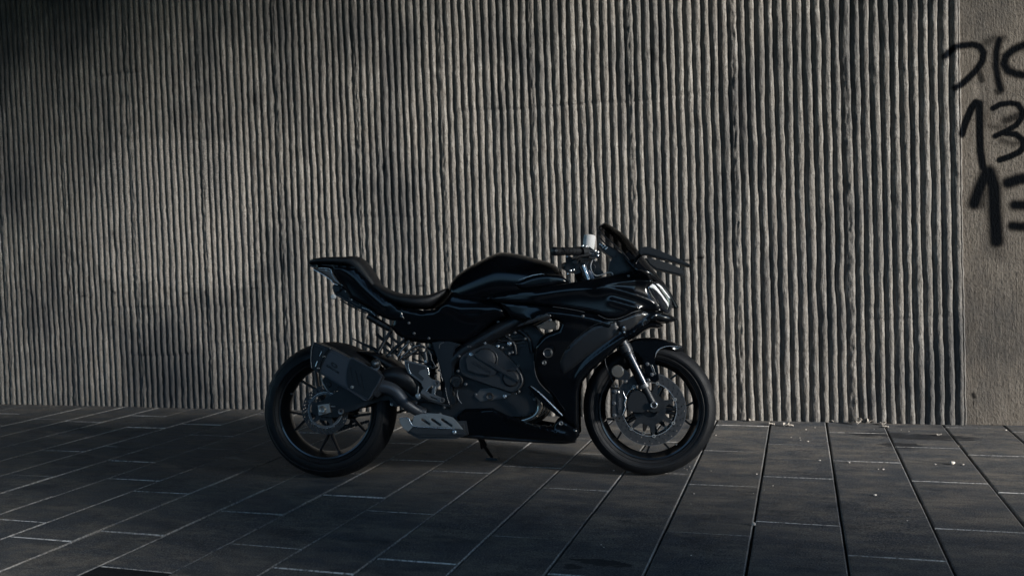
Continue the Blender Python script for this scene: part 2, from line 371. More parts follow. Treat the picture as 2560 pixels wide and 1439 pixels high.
# ------------------------------------------------------------------ paving and the ground
PAV = paving_mat()
JW, JX0 = .30088, -3.78847
JOINT = {-3: 4.793, -2: 4.383, -1: 4.0, 0: 4.149, 1: 3.171, 2: 2.83, 3: 2.649, 4: 2.786, 5: 2.448, 6: 2.752, 7: 2.563, 8: 2.715, 9: 3.028, 10: 2.695, 11: 3.197, 12: 3.383, 13: 3.059, 14: 3.411, 15: 3.952}
def build_paving():
    verts, faces, rnd, edge, band = [], [], [], [], []
    pitch = .672; g = .0035; bv = .0045
    for c in range(-30, 26):
        x0 = JX0+c*JW; x1 = x0+JW
        j0 = JOINT.get(c, 2.5+((c*.377) % 1)*pitch)
        y = j0
        while y > -3.2: y -= pitch
        while y < WY+.03:
            y0, y1 = y, min(y+pitch, WY+.05); y += pitch
            if y1-y0 < .05: continue
            h = rng.uniform(-.0012, .0012); tx, ty = rng.uniform(-.002, .002), rng.uniform(-.0015, .0015)
            gx0, gx1, gy0, gy1 = x0+g+rng.uniform(0, .0015), x1-g-rng.uniform(0, .0015), y0+g/3+rng.uniform(0, .0006), y1-g/3
            b = len(verts); r_ = rng.random()
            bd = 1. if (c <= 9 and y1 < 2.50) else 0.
            if c <= 9 and y0 < 2.45 and y1 > 2.45 and c <= 5: pass
            def pt(x, yy, z): return (x, yy, z+h+tx*(x-x0)/JW+ty*(yy-y0)/pitch)
            for (q, z) in ((0, -.02), (0, -bv*.8), (bv*.45, -bv*.25), (bv, 0)):
                verts += [pt(gx0+q, gy0+q, z), pt(gx1-q, gy0+q, z), pt(gx1-q, gy1-q, z), pt(gx0+q, gy1-q, z)]
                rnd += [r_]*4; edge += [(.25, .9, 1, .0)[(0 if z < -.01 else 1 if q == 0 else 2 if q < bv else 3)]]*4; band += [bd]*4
            for l in range(3):
                for k_ in range(4):
                    a_, b_ = b+l*4+k_, b+l*4+(k_+1) % 4; faces.append((a_, b_, b_+4, a_+4))
            faces.append((b+12, b+13, b+14, b+15))
            # top needs its own verts so the edge colour does not bleed across the slab
            q = bv*1.35
            t = len(verts); verts += [pt(gx0+q, gy0+q, .0001), pt(gx1-q, gy0+q, .0001), pt(gx1-q, gy1-q, .0001), pt(gx0+q, gy1-q, .0001)]
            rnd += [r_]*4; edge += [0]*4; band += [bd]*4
            faces.pop()
            for k_ in range(4): faces.append((b+12+k_, b+12+(k_+1) % 4, t+(k_+1) % 4, t+k_))
            faces.append((t, t+1, t+2, t+3))
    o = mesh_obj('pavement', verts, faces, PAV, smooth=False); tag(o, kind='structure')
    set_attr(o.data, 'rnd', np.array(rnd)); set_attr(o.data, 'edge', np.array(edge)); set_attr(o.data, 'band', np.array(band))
    gm = mat('bedding_sand', (.02, .02, .022), .95, bump=.5, bscale=60, var=.3)
    g_ = mesh_obj('ground', [(-400, -400, -.022), (400, -400, -.022), (400, 400, -.022), (-400, 400, -.022)], [(0, 1, 2, 3)], gm, smooth=False)
    tag(g_, kind='structure')
build_paving()

# the bridge that roofs this place
def slab(name, x0, x1, y0, y1, z0, z1, m):
    v = [(x, y, z) for z in (z0, z1) for x, y in ((x0, y0), (x1, y0), (x1, y1), (x0, y1))]
    return mesh_obj(name, v, [(3, 2, 1, 0), (4, 5, 6, 7), (0, 1, 5, 4), (1, 2, 6, 5), (2, 3, 7, 6), (3, 0, 4, 7)], m, smooth=False)
DARKC = mat('dark_concrete', (.07, .066, .062), .9, bump=.4, bscale=40, var=.3, vscale=2)  # plain concrete, darkened to hold down warm bounced light
tag(slab('bridge_deck', -16, 4.8, -4.5, 6.4, 5.004, 5.9, DARKC), kind='structure')

def bank(name, x0, x1, h, m, turn=False):
    # added unseen bank, blocks bright sky and its reflections: foot at x0, crest at x1
    ys = np.linspace(-60, 60, 80); V = []; F = []; n = 10
    for y in ys:
        for k_ in range(n):
            t = k_/(n-1); V.append((x0+(x1-x0)*t+.5*noise.noise(Vector((y*.2, t*3, x0))), y, h*(t*t*(3-2*t))+.35*t*noise.noise(Vector((y*.35, t*4, x0+7)))-.1*(1-t)))
    for i in range(len(ys)-1):
        for k_ in range(n-1):
            a = i*n+k_; F.append((a, a+1, a+n+1, a+n) if x1 < x0 else (a, a+n, a+n+1, a+1))
    if turn: V = [(b, a, c) for a, b, c in V]; F = [f[::-1] for f in F]
    return tag(mesh_obj(name, V, F, m), kind='structure')
EARTH = mat('blocker_bank_earth', (.035, .032, .024), .95, bump=.6, bscale=6, var=.5, vscale=1.2)
bank('added_sky_blocker', 12, 18, 3.1, EARTH)
tag(slab('added_shade_wall', 4.9, 8.9, -.5, .4, -.01, 5.0, DARKC), kind='structure')  # added wall out of view, placed to shade the left wall and floor
bank('added_sky_blocker', -20, -27, 3.6, EARTH)
bank('added_sky_blocker', -12, -18, 5.8, EARTH, True)

# BIKE-BEGIN
# ------------------------------------------------------------------ bike frame: x forward, y to its left (away from the viewer), z up
BO, BPSI, BLEAN, WB = (-2.098, 3.72), R(11), R(6), 1.472
_bx = np.array([math.cos(BPSI), math.sin(BPSI), 0]); _bn = np.array([-math.sin(BPSI), math.cos(BPSI), 0]); _bz0 = np.array([0, 0, 1.])
_by = _bn*math.cos(BLEAN)-_bz0*math.sin(BLEAN); _bz = _bz0*math.cos(BLEAN)+_bn*math.sin(BLEAN)
BM = np.stack([_bx, _by, _bz], 1); BORG = np.array([BO[0], BO[1], 0.0])
_ci = BM.T @ (CAM-BORG)
def P(u, v, y=0.):
    d = BM.T @ ray(u, v); t = (y-_ci[1])/d[1]; p = _ci+d*t
    return np.array([p[0], y, p[2]])
def Pw(u, v, wf, side=-1, off=0.):
    y = side*.15
    for _ in range(6):
        p = P(u, v, y); y = side*(float(wf(p[0], p[2]))+off)
    return P(u, v, y)
BIKE = empty('sport_motorcycle'); BIKE.matrix_world = Matrix(((_bx[0], _by[0], _bz[0], BO[0]), (_bx[1], _by[1], _bz[1], BO[1]), (_bx[2], _by[2], _bz[2], 0), (0, 0, 0, 1)))
tag(BIKE, 'glossy black fully faired sport motorcycle on its side stand in front of the ribbed wall', 'motorcycle')

GLOSS = mat('black_gloss_paint', (.0018, .0026, .004), .14, coat=0, spec=.38, rvar=.03, vscale=3)
SATIN = mat('black_plastic', (.0040, .0052, .0072), .40, bump=.15, bscale=500, rvar=.08, vscale=20)
RUBBER = mat('tyre_rubber', (.0050, .0060, .0078), .60, bump=.3, bscale=300, rvar=.1, vscale=25, spec=.3)
SEATM = mat('seat_vinyl', (.0055, .0068, .009), .5, bump=.5, bscale=700, rvar=.06, vscale=14)
RIMM = mat('black_wheel_paint', (.0025, .0034, .005), .28, coat=.5)
ENG = mat('engine_casting', (.0105, .013, .0165), .50, bump=.4, bscale=420, var=.2, vscale=30, spec=.5)
ENGD = mat('dark_engine_parts', (.0040, .0052, .007), .45, bump=.4, bscale=220, rvar=.12, vscale=30)
CAN = mat('silencer_coating', (.050, .056, .066), .42, metal=.35, rvar=.05, vscale=12)
STEEL = mat('bare_steel', (.38, .37, .35), .36, metal=.72, bump=.1, bscale=260, rvar=.06, vscale=22)
CHROME = mat('polished_metal', (.78, .77, .76), .27, metal=.92, rvar=.05, vscale=30)
DARKST = mat('darkened_steel', (.055, .056, .058), .38, metal=.6, rvar=.08, vscale=40)
DISCM = mat('brake_disc_steel', (.050, .052, .055), .40, metal=.5, rvar=.05, vscale=60)
ALU = mat('machined_aluminium', (.16, .16, .162), .38, metal=.6, rvar=.06, vscale=40)
HEAD = mat('header_pipe_steel', (.36, .33, .29), .24, metal=1, rvar=.1, vscale=16)
WHITE = mat('white_towelling', (.68, .67, .65), .95, bump=1, bscale=240, var=.12, vscale=90)
LENSW = mat('white_reflection_strip', (.85, .85, .85), .12, coat=1)  # white for the headlight strips, mimics bright light reflected there
LAMPG = mat('smoked_lamp_lens', (.085, .085, .085), .16, metal=.4, coat=1)
BLKM = mat('matt_black_casting', (.0030, .0038, .005), .5)
BLK = mat('black_decal', (.004, .005, .007), .5)
GREYD = mat('grey_lettering', (.085, .09, .10), .45)
REFL = mat('reflector_lens', (.085, .080, .070), .25, bump=1, bscale=160, coat=.6)
def smoke_mat():
    m = bpy.data.materials.new('smoked_screen'); m.use_nodes = True; t = m.node_tree; t.nodes.clear()
    tr = t.nodes.new('ShaderNodeBsdfTransparent'); tr.inputs[0].default_value = (.50, .50, .51, 1)
    gl = t.nodes.new('ShaderNodeBsdfGlossy'); gl.inputs['Roughness'].default_value = .06; gl.inputs[0].default_value = (.75, .75, .75, 1)
    fr = t.nodes.new('ShaderNodeFresnel'); fr.inputs[0].default_value = 1.5
    mx = t.nodes.new('ShaderNodeMixShader'); o = t.nodes.new('ShaderNodeOutputMaterial')
    t.links.new(fr.outputs[0], mx.inputs[0]); t.links.new(tr.outputs[0], mx.inputs[1]); t.links.new(gl.outputs[0], mx.inputs[2]); t.links.new(mx.outputs[0], o.inputs[0])
    return m
SMOKE = smoke_mat()

# ---- builders
def catmull(pts, n=6, closed=False):
    pts = [np.array(p, float) for p in pts]; out = []; N = len(pts)
    rngs = range(N) if closed else range(N-1)
    for i in rngs:
        p1, p2 = pts[i], pts[(i+1) % N]
        p0 = pts[(i-1) % N] if closed or i > 0 else 2*p1-p2
        p3 = pts[(i+2) % N] if closed or i < N-2 else 2*p2-p1
        for k_ in range(n):
            t = k_/n; out.append(.5*((2*p1)+(-p0+p2)*t+(2*p0-5*p1+4*p2-p3)*t*t+(-p0+3*p1-3*p2+p3)*t**3))
    if not closed: out.append(pts[-1])
    return out
def tube(name, pts, r, m, parent=BIKE, seg=10, sm=5, caps=True):
    pts = [np.array(p, float) for p in pts]
    rs = list(r) if hasattr(r, '__len__') else [r]*len(pts)
    if sm > 1 and len(pts) > 2:
        q = catmull([np.append(p, x) for p, x in zip(pts, rs)], sm); pts = [x[:3] for x in q]; rs = [x[3] for x in q]
    V, F = [], []; prev = None
    for i, p in enumerate(pts):
        t = pts[min(i+1, len(pts)-1)]-pts[max(i-1, 0)]; t = t/np.linalg.norm(t)
        if prev is None:
            a_ = np.array([0, 1., 0]) if abs(t[1]) < .9 else np.array([1., 0, 0])
            n_ = np.cross(t, a_)
        else: n_ = prev-t*(prev@t)
        n_ /= np.linalg.norm(n_); prev = n_; b_ = np.cross(t, n_)
        for k_ in range(seg):
            an = 2*math.pi*k_/seg; V.append(p+rs[i]*(math.cos(an)*n_+math.sin(an)*b_))
    for i in range(len(pts)-1):
        for k_ in range(seg):
            a_, b2 = i*seg+k_, i*seg+(k_+1) % seg; F.append((a_, b2, b2+seg, a_+seg))
    if caps: F.append(tuple(range(seg))[::-1]); F.append(tuple(range(len(V)-seg, len(V))))
    return mesh_obj(name, V, F, m, parent, sharp=50)
def lathe(name, prof, c, m, parent=BIKE, seg=48, axis=(0, 1, 0), close=True, sharp=35):
    ax = np.array(axis, float); ax /= np.linalg.norm(ax); c = np.array(c, float)
    a_ = np.array([1., 0, 0]) if abs(ax[0]) < .9 else np.array([0, 0, 1.])
    n_ = np.cross(ax, a_); n_ /= np.linalg.norm(n_); b_ = np.cross(ax, n_)
    V, F = [], []; n = len(prof)
    for k_ in range(seg):
        an = 2*math.pi*k_/seg; d = math.cos(an)*n_+math.sin(an)*b_
        for r_, h in prof: V.append(c+d*r_+ax*h)
    for k_ in range(seg):
        k2 = (k_+1) % seg
        for i in range(n if close else n-1):
            j = (i+1) % n; F.append((k_*n+i, k_*n+j, k2*n+j, k2*n+i))
    return mesh_obj(name, V, F, m, parent, sharp=sharp)
def cyl(name, c, r, h, m, parent=BIKE, axis=(0, 1, 0), seg=20, bev=.15):
    b = min(r, h)*bev
    return lathe(name, [(0, -h/2), (r-b, -h/2), (r, -h/2+b), (r, h/2-b), (r-b, h/2), (0, h/2)], c, m, parent, seg, axis, close=False)
def cdt(loops, inner=None):
    vs, es = [], []
    for L in loops:
        b = len(vs); vs += [Vector((p[0], p[1])) for p in L]; n = len(L); es += [(b+i, b+(i+1) % n) for i in range(n)]
    nb_ = len(vs)
    if inner is not None: vs += [Vector((p[0], p[1])) for p in inner]
    r_ = delaunay_2d_cdt(vs, es, [], 0, 1e-7)
    V = [(v.x, v.y) for v in r_[0]]; T = []
    for f in r_[2]:
        c = np.mean([V[i] for i in f], 0)
        if in_loops(c, loops): T.append(tuple(f))
    return V, T
def in_loops(c, loops):
    k_ = 0
    for L in loops:
        n = len(L)
        for i in range(n):
            x1, z1 = L[i][0], L[i][1]; x2, z2 = L[(i+1) % n][0], L[(i+1) % n][1]
            if (z1 > c[1]) != (z2 > c[1]) and c[0] < (x2-x1)*(c[1]-z1)/(z2-z1)+x1: k_ += 1
    return k_ % 2 == 1
def plate(name, loops, y0, y1, m, parent=BIKE, bev=0.0):
    """flat part: loops of (x, z), thickness from y0 to y1, chamfered rim when bev"""
    if loops and not hasattr(loops[0][0], '__len__'): loops = [loops]
    loops = [[(float(p[0]), float(p[-1])) for p in L] for L in loops]
    bm = bmesh.new(); V, T = cdt(loops)
    vv = [bm.verts.new((x, y0, z)) for x, z in V]
    for t in T:
        try: bm.faces.new([vv[i] for i in t])
        except ValueError: pass
    bmesh.ops.recalc_face_normals(bm, faces=bm.faces)
    r_ = bmesh.ops.extrude_face_region(bm, geom=bm.faces[:])
    for e in r_['geom']:
        if isinstance(e, bmesh.types.BMVert): e.co.y = y1
    bmesh.ops.recalc_face_normals(bm, faces=bm.faces)
    if bev:
        ed = [e for e in bm.edges if len(e.link_faces) == 2 and e.calc_face_angle(0) > .9 and abs(e.verts[0].co.y-e.verts[1].co.y) < 1e-6]
        bmesh.ops.bevel(bm, geom=ed, offset=bev, segments=2, affect='EDGES', clamp_overlap=True)
    bmesh.ops.dissolve_limit(bm, angle_limit=.01, verts=bm.verts[:], edges=bm.edges[:])
    me = bpy.data.meshes.new(name); bm.to_mesh(me); bm.free()
    me.polygons.foreach_set('use_smooth', [True]*len(me.polygons)); me.set_sharp_from_angle(angle=R(35))
    o = bpy.data.objects.new(name, me); C.objects.link(o); me.materials.append(m); o.parent = parent; return o
def pplate(name, px, y0, y1, m, parent=BIKE, bev=.002, holes=(), sm=0):
    """outline given at the near face (y0) in photo pixels"""
    L = [P(u, v, y0) for u, v in px]
    if sm: L = catmull(L, sm, True)
    return plate(name, [L]+[[P(u, v, y0) for u, v in h] for h in holes], y0, y1, m, parent, bev)
def shell(name, px, wf, m, parent=BIKE, side=-1, off=0., t=.004, rnd=.012, drop=.010, step=.011, sm=0, creases=(), local=None):
    """curved bodywork panel: outline in pixels laid on the half-width surface wf, rim rolled inwards"""
    if local is None:
        L = [Pw(u, v, wf, -1, off) for u, v in px]; L = [(p[0], p[2]) for p in L]
        if sm: L = [tuple(p) for p in catmull([np.array(p) for p in L], sm, True)]
    else: L = local
    out = []
    for i in range(len(L)):
        a_, b_ = np.array(L[i]), np.array(L[(i+1) % len(L)]); n = max(1, int(np.linalg.norm(b_-a_)/(step*.8)))
        for k_ in range(n): out.append(tuple(a_+(b_-a_)*k_/n))
    A = np.array(out); x0, z0 = A.min(0); x1, z1 = A.max(0)
    gx, gz = np.meshgrid(np.arange(x0+step*.5, x1, step), np.arange(z0+step*.5, z1, step*.87)); gx = gx.copy(); gx[::2] += step/2
    gx, gz = gx.ravel(), gz.ravel(); s = in_poly(gx, gz, A); gx, gz = gx[s], gz[s]
    def dist(x, z):
        d = np.full(x.shape, 9.)
        for i in range(len(A)):
            a_, b_ = A[i], A[(i+1) % len(A)]; ab = b_-a_; tt = np.clip(((x-a_[0])*ab[0]+(z-a_[1])*ab[1])/max(ab@ab, 1e-12), 0, 1)
            d = np.minimum(d, np.hypot(x-a_[0]-tt*ab[0], z-a_[1]-tt*ab[1]))
        return d
    dg = dist(gx, gz); k_ = dg > step*.45; gx, gz = gx[k_], gz[k_]
    V, T = cdt([out], list(zip(gx, gz)))
    V = np.array(V); d = dist(V[:, 0], V[:, 1])
    h = np.array([float(wf(x, z)) for x, z in V])+off
    for (cpx, amp, wd) in creases:
        cp_ = [Pw(u, v, wf, -1, off) for u, v in cpx]; cp_ = np.array([(p[0], p[2]) for p in catmull(cp_, 4)])
        dd = np.full(len(V), 9.)
        for a_, b_ in zip(cp_[:-1], cp_[1:]):
            ab = b_-a_; tt = np.clip(((V[:, 0]-a_[0])*ab[0]+(V[:, 1]-a_[1])*ab[1])/max(ab@ab, 1e-12), 0, 1)
            dd = np.minimum(dd, np.hypot(V[:, 0]-a_[0]-tt*ab[0], V[:, 1]-a_[1]-tt*ab[1]))
        h = h+amp*np.exp(-(dd/wd)**1.4)
    q = np.clip(1-d/rnd, 0, 1); h = h-drop*(1-np.sqrt(np.clip(1-q*q, 0, 1)))
    nV = len(V); verts = [(x, side*hh, z) for (x, z), hh in zip(V, h)]+[(x, side*(hh-t), z) for (x, z), hh in zip(V, h)]
    faces = []; cnt = {}
    for f in T:
        a_ = V[f[1]]-V[f[0]]; b_ = V[f[2]]-V[f[0]]
        ccw = a_[0]*b_[1]-a_[1]*b_[0] > 0
        g_ = f if (ccw == (side < 0)) else f[::-1]
        faces.append(g_); faces.append(tuple(i+nV for i in g_[::-1]))
        for i in range(3):
            e = (g_[i], g_[(i+1) % 3]); cnt[e] = 1
    for (a_, b_) in list(cnt):
        if (b_, a_) not in cnt: faces.append((b_, a_, a_+nV, b_+nV))
    return mesh_obj(name, verts, faces, m, parent, sharp=50), L
def both(name, px, wf, m, parent=BIKE, **k_):
    o, L = shell(name, px, wf, m, parent, -1, **k_); k_.pop('sm', None); k_.pop('local', None)
    o2, _ = shell(name, px, wf, m, parent, 1, local=L, **k_); return o, o2
def loft(name, stn, m, parent=BIKE, n=20, exp=2.3, yc=0., sub=4, ends=True):
    """stations: (top px, bottom px, half width [, widest height 0..1]) on the centre plane"""
    D_ = []
    for s_ in stn:
        a_, b_ = P(*s_[0], yc), P(*s_[1], yc); D_.append(np.array([a_[0], a_[2], b_[0], b_[2], s_[2], s_[3] if len(s_) > 3 else .5]))
    D_ = catmull(D_, sub); V, F = [], []
    for q in D_:
        T_, B_ = np.array([q[0], q[1]]), np.array([q[2], q[3]]); mid = B_+(T_-B_)*q[5]
        for k_ in range(n):
            an = 2*math.pi*k_/n; c_, s_ = math.cos(an), math.sin(an)
            up = math.copysign(abs(c_)**(2/exp), c_); la = math.copysign(abs(s_)**(2/exp), s_)
            p = mid+(T_-mid)*max(up, 0)+(mid-B_)*min(up, 0)
            V.append((p[0], yc+q[4]*la, p[1]))
    for i in range(len(D_)-1):
        for k_ in range(n):
            a_, b_ = i*n+k_, i*n+(k_+1) % n; F.append((a_, a_+n, b_+n, b_))
    if ends: F.append(tuple(range(n))); F.append(tuple(range(len(V)-n, len(V)))[::-1])
    o = mesh_obj(name, V, F, m, parent, sharp=55)
    bm = bmesh.new(); bm.from_mesh(o.data); bmesh.ops.recalc_face_normals(bm, faces=bm.faces); bm.to_mesh(o.data); bm.free(); o.data.set_sharp_from_angle(angle=R(55)); return o
def bolt(u, v, y, r=.0045, m=None, parent=BIKE, name='bolt'):
    p = P(u, v, y); m = m or ALU
    return lathe(name, [(0, .004), (r*1.5, .004), (r*1.5, .001), (r, 0), (r, -r*.6), (r*.75, -r*.9), (r*.45, -r*.9), (r*.4, -r*.3), (0, -r*.3)], p, m, parent, 12, close=False)
def textobj(name, s, size, org, dx, dz, m, parent, ext=.0006, shear=0., bold=.0, y=None, sx=1.):
    cu = bpy.data.curves.new(name, 'FONT'); cu.body = s; cu.size = size; cu.extrude = ext; cu.shear = shear; cu.offset = bold; cu.align_x = 'CENTER'; cu.align_y = 'CENTER'
    t_ = bpy.data.objects.new(name, cu); C.objects.link(t_); dg = bpy.context.evaluated_depsgraph_get(); me = bpy.data.meshes.new_from_object(t_.evaluated_get(dg))
    bpy.data.objects.remove(t_); dx = np.array(dx, float); dx /= np.linalg.norm(dx); dz = np.array(dz, float); dz -= dx*(dx@dz); dz /= np.linalg.norm(dz); n_ = np.cross(dx, dz)
    for v in me.vertices:
        p = np.array(org)+dx*v.co.x*sx+dz*v.co.y+n_*v.co.z; v.co = p
    me.materials.clear(); me.materials.append(m); me.name = name
    o = bpy.data.objects.new(name, me); C.objects.link(o); o.parent = parent; return o

# ---- half width of the bodywork
def interp(x, xs, ys): return float(np.interp(x, xs, ys))
def WF(x, z):
    wz = interp(z, [.10, .2, .3, .45, .6, .72, .85, .95, 1.02], [.105, .135, .155, .180, .198, .205, .200, .170, .135])
    nx = interp(x, [.7, .85, 1.0, 1.15, 1.3, 1.42, 1.52, 1.6, 1.66, 1.70], [.80, .90, .97, 1.0, .97, .86, .67, .47, .28, .12])
    return wz*nx
def WT(x, z):      # tail and side covers
    return interp(x, [-.2, -.1, .0, .15, .3, .45, .6, .75, .9, 1.1], [.055, .075, .088, .098, .10, .115, .135, .150, .165, .18])*interp(z, [.5, .62, .75, .9], [.86, .97, 1, .96])

# ================================================================= wheels
def wheel(cx, R0, W, rw, rear):
    c = np.array([cx, 0, R0])
    hub = []
    rl = [(.2235, -rw), (.2225, -rw-.004), (.216, -rw-.002), (.213, -rw+.006), (.206, -rw*.55), (.196, -rw*.2), (.196, rw*.2), (.206, rw*.55), (.213, rw-.006), (.216, rw+.002), (.2225, rw+.004), (.2235, rw), (.214, rw*.5), (.209, 0), (.214, -rw*.5)]
    wh = lathe('wheel', rl, c, RIMM, BIKE, 96, sharp=30); tag(wh)
    # spokes: five pairs, each pair a Y of thin tapering bars
    V, F = [], []
    def bar(p0, p1, w0, w1, t0, t1):
        d = (p1-p0)/np.linalg.norm(p1-p0); s_ = np.cross(d, [0, 1, 0]); b = len(V)
        for p, ww, tt in ((p0, w0, t0), (p1, w1, t1)):
            for sx, sy_ in ((-1, -.6), (-.6, -1), (.6, -1), (1, -.6), (1, .6), (.6, 1), (-.6, 1), (-1, .6)):
                V.append(p+s_*ww*sx+np.array([0, tt*sy_, 0]))
        for k_ in range(8): F.append((b+k_, b+(k_+1) % 8, b+8+(k_+1) % 8, b+8+k_))
    n5 = 5; ph = R(-92 if rear else -80)
    for k_ in range(n5):
        a0 = ph+2*math.pi*k_/n5
        for sg in (-1, 1):
            a1, a2 = a0+sg*R(5), a0+sg*R(13 if rear else 15)
            p0 = c+np.array([.048*math.cos(a1), 0, .048*math.sin(a1)]); pm = c+np.array([.125*math.cos(a0+sg*R(4.5)), 0, .125*math.sin(a0+sg*R(4.5))]); p1 = c+np.array([.200*math.cos(a2), 0, .200*math.sin(a2)])
            bar(p0, pm, .010, .0065, .020, .014); bar(pm, p1, .0065, .0048, .014, .010)
    hb = lathe('wheel_hub', [(.012, -.05), (.038, -.05), (.042, -.044), (.044, -.02), (.055, -.012), (.055, .012), (.044, .02), (.042, .044), (.038, .05), (.012, .05)], c, RIMM, wh, 32)
    sp = mesh_obj('spokes', V, F, RIMM, wh, sharp=40)
    # tyre
    pr = []; nA = 22
    for k_ in range(nA+1):
        t_ = -1+2*k_/nA; an = t_*R(80); pr.append((R0-W*.5*.60*(1-math.cos(an))/(1-math.cos(R(80)))*1.0, W*.5*math.sin(an)/math.sin(R(80))))
    e = pr[-1]; side = [(e[0]-.010, W*.5*1.0), (.246, W*.5*.93), (.232, rw*1.10), (.224, rw*1.0)]
    full = [(r_, -y_) for r_, y_ in side[::-1]]+pr+side+[(.216, 0)]
    ty = lathe('tyre', full, c, RUBBER, wh, 128, sharp=60)
    # tread sipes: thin dark inlays following the crown
    V, F = [], []
    def crown(y_):
        an = math.asin(max(-1, min(1, y_/(W*.5)*math.sin(R(80))))); return R0-W*.5*.60*(1-math.cos(an))/(1-math.cos(R(80)))
    for k_ in range(26):
        a0 = 2*math.pi*k_/26
        for sg in (-1, 1):
            off_ = 0 if sg < 0 else math.pi/26; b = len(V); ns = 7
            for j in range(ns):
                f_ = j/(ns-1); y_ = sg*W*(.10+.34*f_); a_ = a0+off_+.20*f_+.05*math.sin(f_*3); ww = .0026*math.sin(math.pi*(.12+.8*f_))/R0; rr = crown(y_)+.0004
                for da in (-ww, ww): V.append(c+np.array([rr*math.cos(a_+da), y_, rr*math.sin(a_+da)]))
            for j in range(ns-1): F.append((b+2*j, b+2*j+1, b+2*j+3, b+2*j+2))
    mesh_obj('tread_groove', V, F, BLK, ty)
    for rr in (R0-.038, .236):      # moulded ring on the sidewall
        lathe('sidewall_ring', [(rr, -W*.5*(.985 if rr > .25 else .90)-.0006), (rr+.002, -W*.5*(.985 if rr > .25 else .90)-.0018), (rr+.004, -W*.5*(.985 if rr > .25 else .90)-.0006)], c, RUBBER, ty, 96)
    tube('valve', [c+np.array([.196*math.cos(a_), y_, .196*math.sin(a_)]) for a_, y_ in ((-.95 if not rear else 2.75, -.0), (-.95 if not rear else 2.75, -.03))], .004, ALU, wh, 8)
    return wh, c
def disc(parent, c, y, r0, r1, t, rows, nh, carrier, nb_, m=DISCM, wavy=0, phase=0.):
    L = []
    for k_ in range(120):
        a_ = 2*math.pi*k_/120; rr = r1*(1+wavy*math.sin(a_*8)); L.append((c[0]+rr*math.cos(a_), c[2]+rr*math.sin(a_)))
    holes = [[(c[0]+r0*math.cos(2*math.pi*k_/72), c[2]+r0*math.sin(2*math.pi*k_/72)) for k_ in range(72)]]
    for ri, rr in enumerate(rows):
        for k_ in range(nh):
            a_ = 2*math.pi*(k_+ri/len(rows))/nh; hx, hz = c[0]+rr*math.cos(a_), c[2]+rr*math.sin(a_)
            holes.append([(hx+.0034*math.cos(q*math.pi/4), hz+.0034*math.sin(q*math.pi/4)) for q in range(8)])
    d = plate('brake_disc', [L]+holes, y-t/2, y+t/2, m, parent)
    lathe('disc_inner_edge', [(r0-.0012, y-t*.6), (r0+.0012, y-t*.6), (r0+.0012, y+t*.6), (r0-.0012, y+t*.6)], c, CHROME, d, 96)
    lathe('disc_outer_edge', [(r1-.0018, y-t*.56), (r1+.0004, y-t*.56), (r1+.0004, y+t*.5), (r1-.0018, y+t*.5)], c, ALU, d, 96) if not wavy else None
    if wavy: lathe('disc_band', [(r0-.010, y-t*.9), (r0-.001, y-t*.9), (r0-.001, y+t*.3), (r0-.010, y+t*.3)], c, ALU, d, 72)
    # carrier: ring with arms and bobbins
    V = []; n = nb_*12
    for k_ in range(n):
        a_ = phase+2*math.pi*k_/n; f_ = (k_ % 12)/12; rr = carrier+(r0*1.0-carrier)*max(0, math.cos((f_ if f_ < .5 else f_-1)*2*math.pi*.95))**3
        V.append((c[0]+rr*math.cos(a_), c[2]+rr*math.sin(a_)))
    ho = [[(c[0]+.036*math.cos(2*math.pi*k_/40), c[2]+.036*math.sin(2*math.pi*k_/40)) for k_ in range(40)]]
    plate('disc_carrier', [V]+ho, y-t*.7-.001, y+t*.7+.001, ENGD if nb_ > 5 else DARKST, d, .0008)
    for k_ in range(nb_):
        a_ = phase+2*math.pi*k_/nb_; p = (c[0]+(r0+.001)*math.cos(a_), y-.004, c[2]+(r0+.001)*math.sin(a_))
        lathe('bobbin', [(.0035, -.002), (.0075, -.002), (.0085, 0), (.0085, .005), (.0035, .005)], p, STEEL if nb_ > 5 else ALU, d, 16)
    return d
FWH, FC = wheel(WB, .2955, .120, .048, False)
RWH, RC = wheel(-.004, .3135, .190, .074, True)
disc(FWH, FC, -.062, .118, .160, .0045, (.128, .140, .151), 30, .072, 7, phase=R(20))
disc(FWH, FC, .062, .118, .160, .0045, (.139,), 24, .072, 7)
disc(RWH, RC, -.078, .082, .110, .005, (.089, .096, .103), 36, .048, 5, wavy=.012, phase=R(-65))
def sprocket():
    L = []
    for k_ in range(43*4):
        a_ = 2*math.pi*k_/(43*4); L.append((RC[0]+(.108+.0035*math.cos(a_*43))*math.cos(a_), RC[2]+(.108+.0035*math.cos(a_*43))*math.sin(a_)))
    ho = [[(RC[0]+.075*math.cos(b0)+.020*math.cos(q*math.pi/5), RC[2]+.075*math.sin(b0)+.020*math.sin(q*math.pi/5)) for q in range(10)] for b0 in [2*math.pi*j/5+.3 for j in range(5)]]
    plate('sprocket', [L]+ho, .095, .101, DARKST, RWH)
    for zz, nm in ((-.108, 'chain'), (.108, 'chain')):
        p0 = np.array([0, .098, RC[2]+zz]); p1 = np.array([.53, .098, .385+zz*.3])
        V, F = [], []; n = 44
        for k_ in range(n):
            q = p0+(p1-p0)*(k_+.5)/n; b = len(V); d = (p1-p0)/n*.42; hh = .006+.0015*(k_ % 2)
            for sy_ in (-.008, .008):
                for sx, sz in ((-1, -1), (1, -1), (1, 1), (-1, 1)): V.append(q+d*sx+np.array([0, sy_, hh*sz]))
            F += [(b+3, b+2, b+1, b), (b+4, b+5, b+6, b+7), (b, b+1, b+5, b+4), (b+1, b+2, b+6, b+5), (b+2, b+3, b+7, b+6), (b+3, b, b+4, b+7)]
        mesh_obj(nm, V, F, DARKST, BIKE, smooth=False)
sprocket()

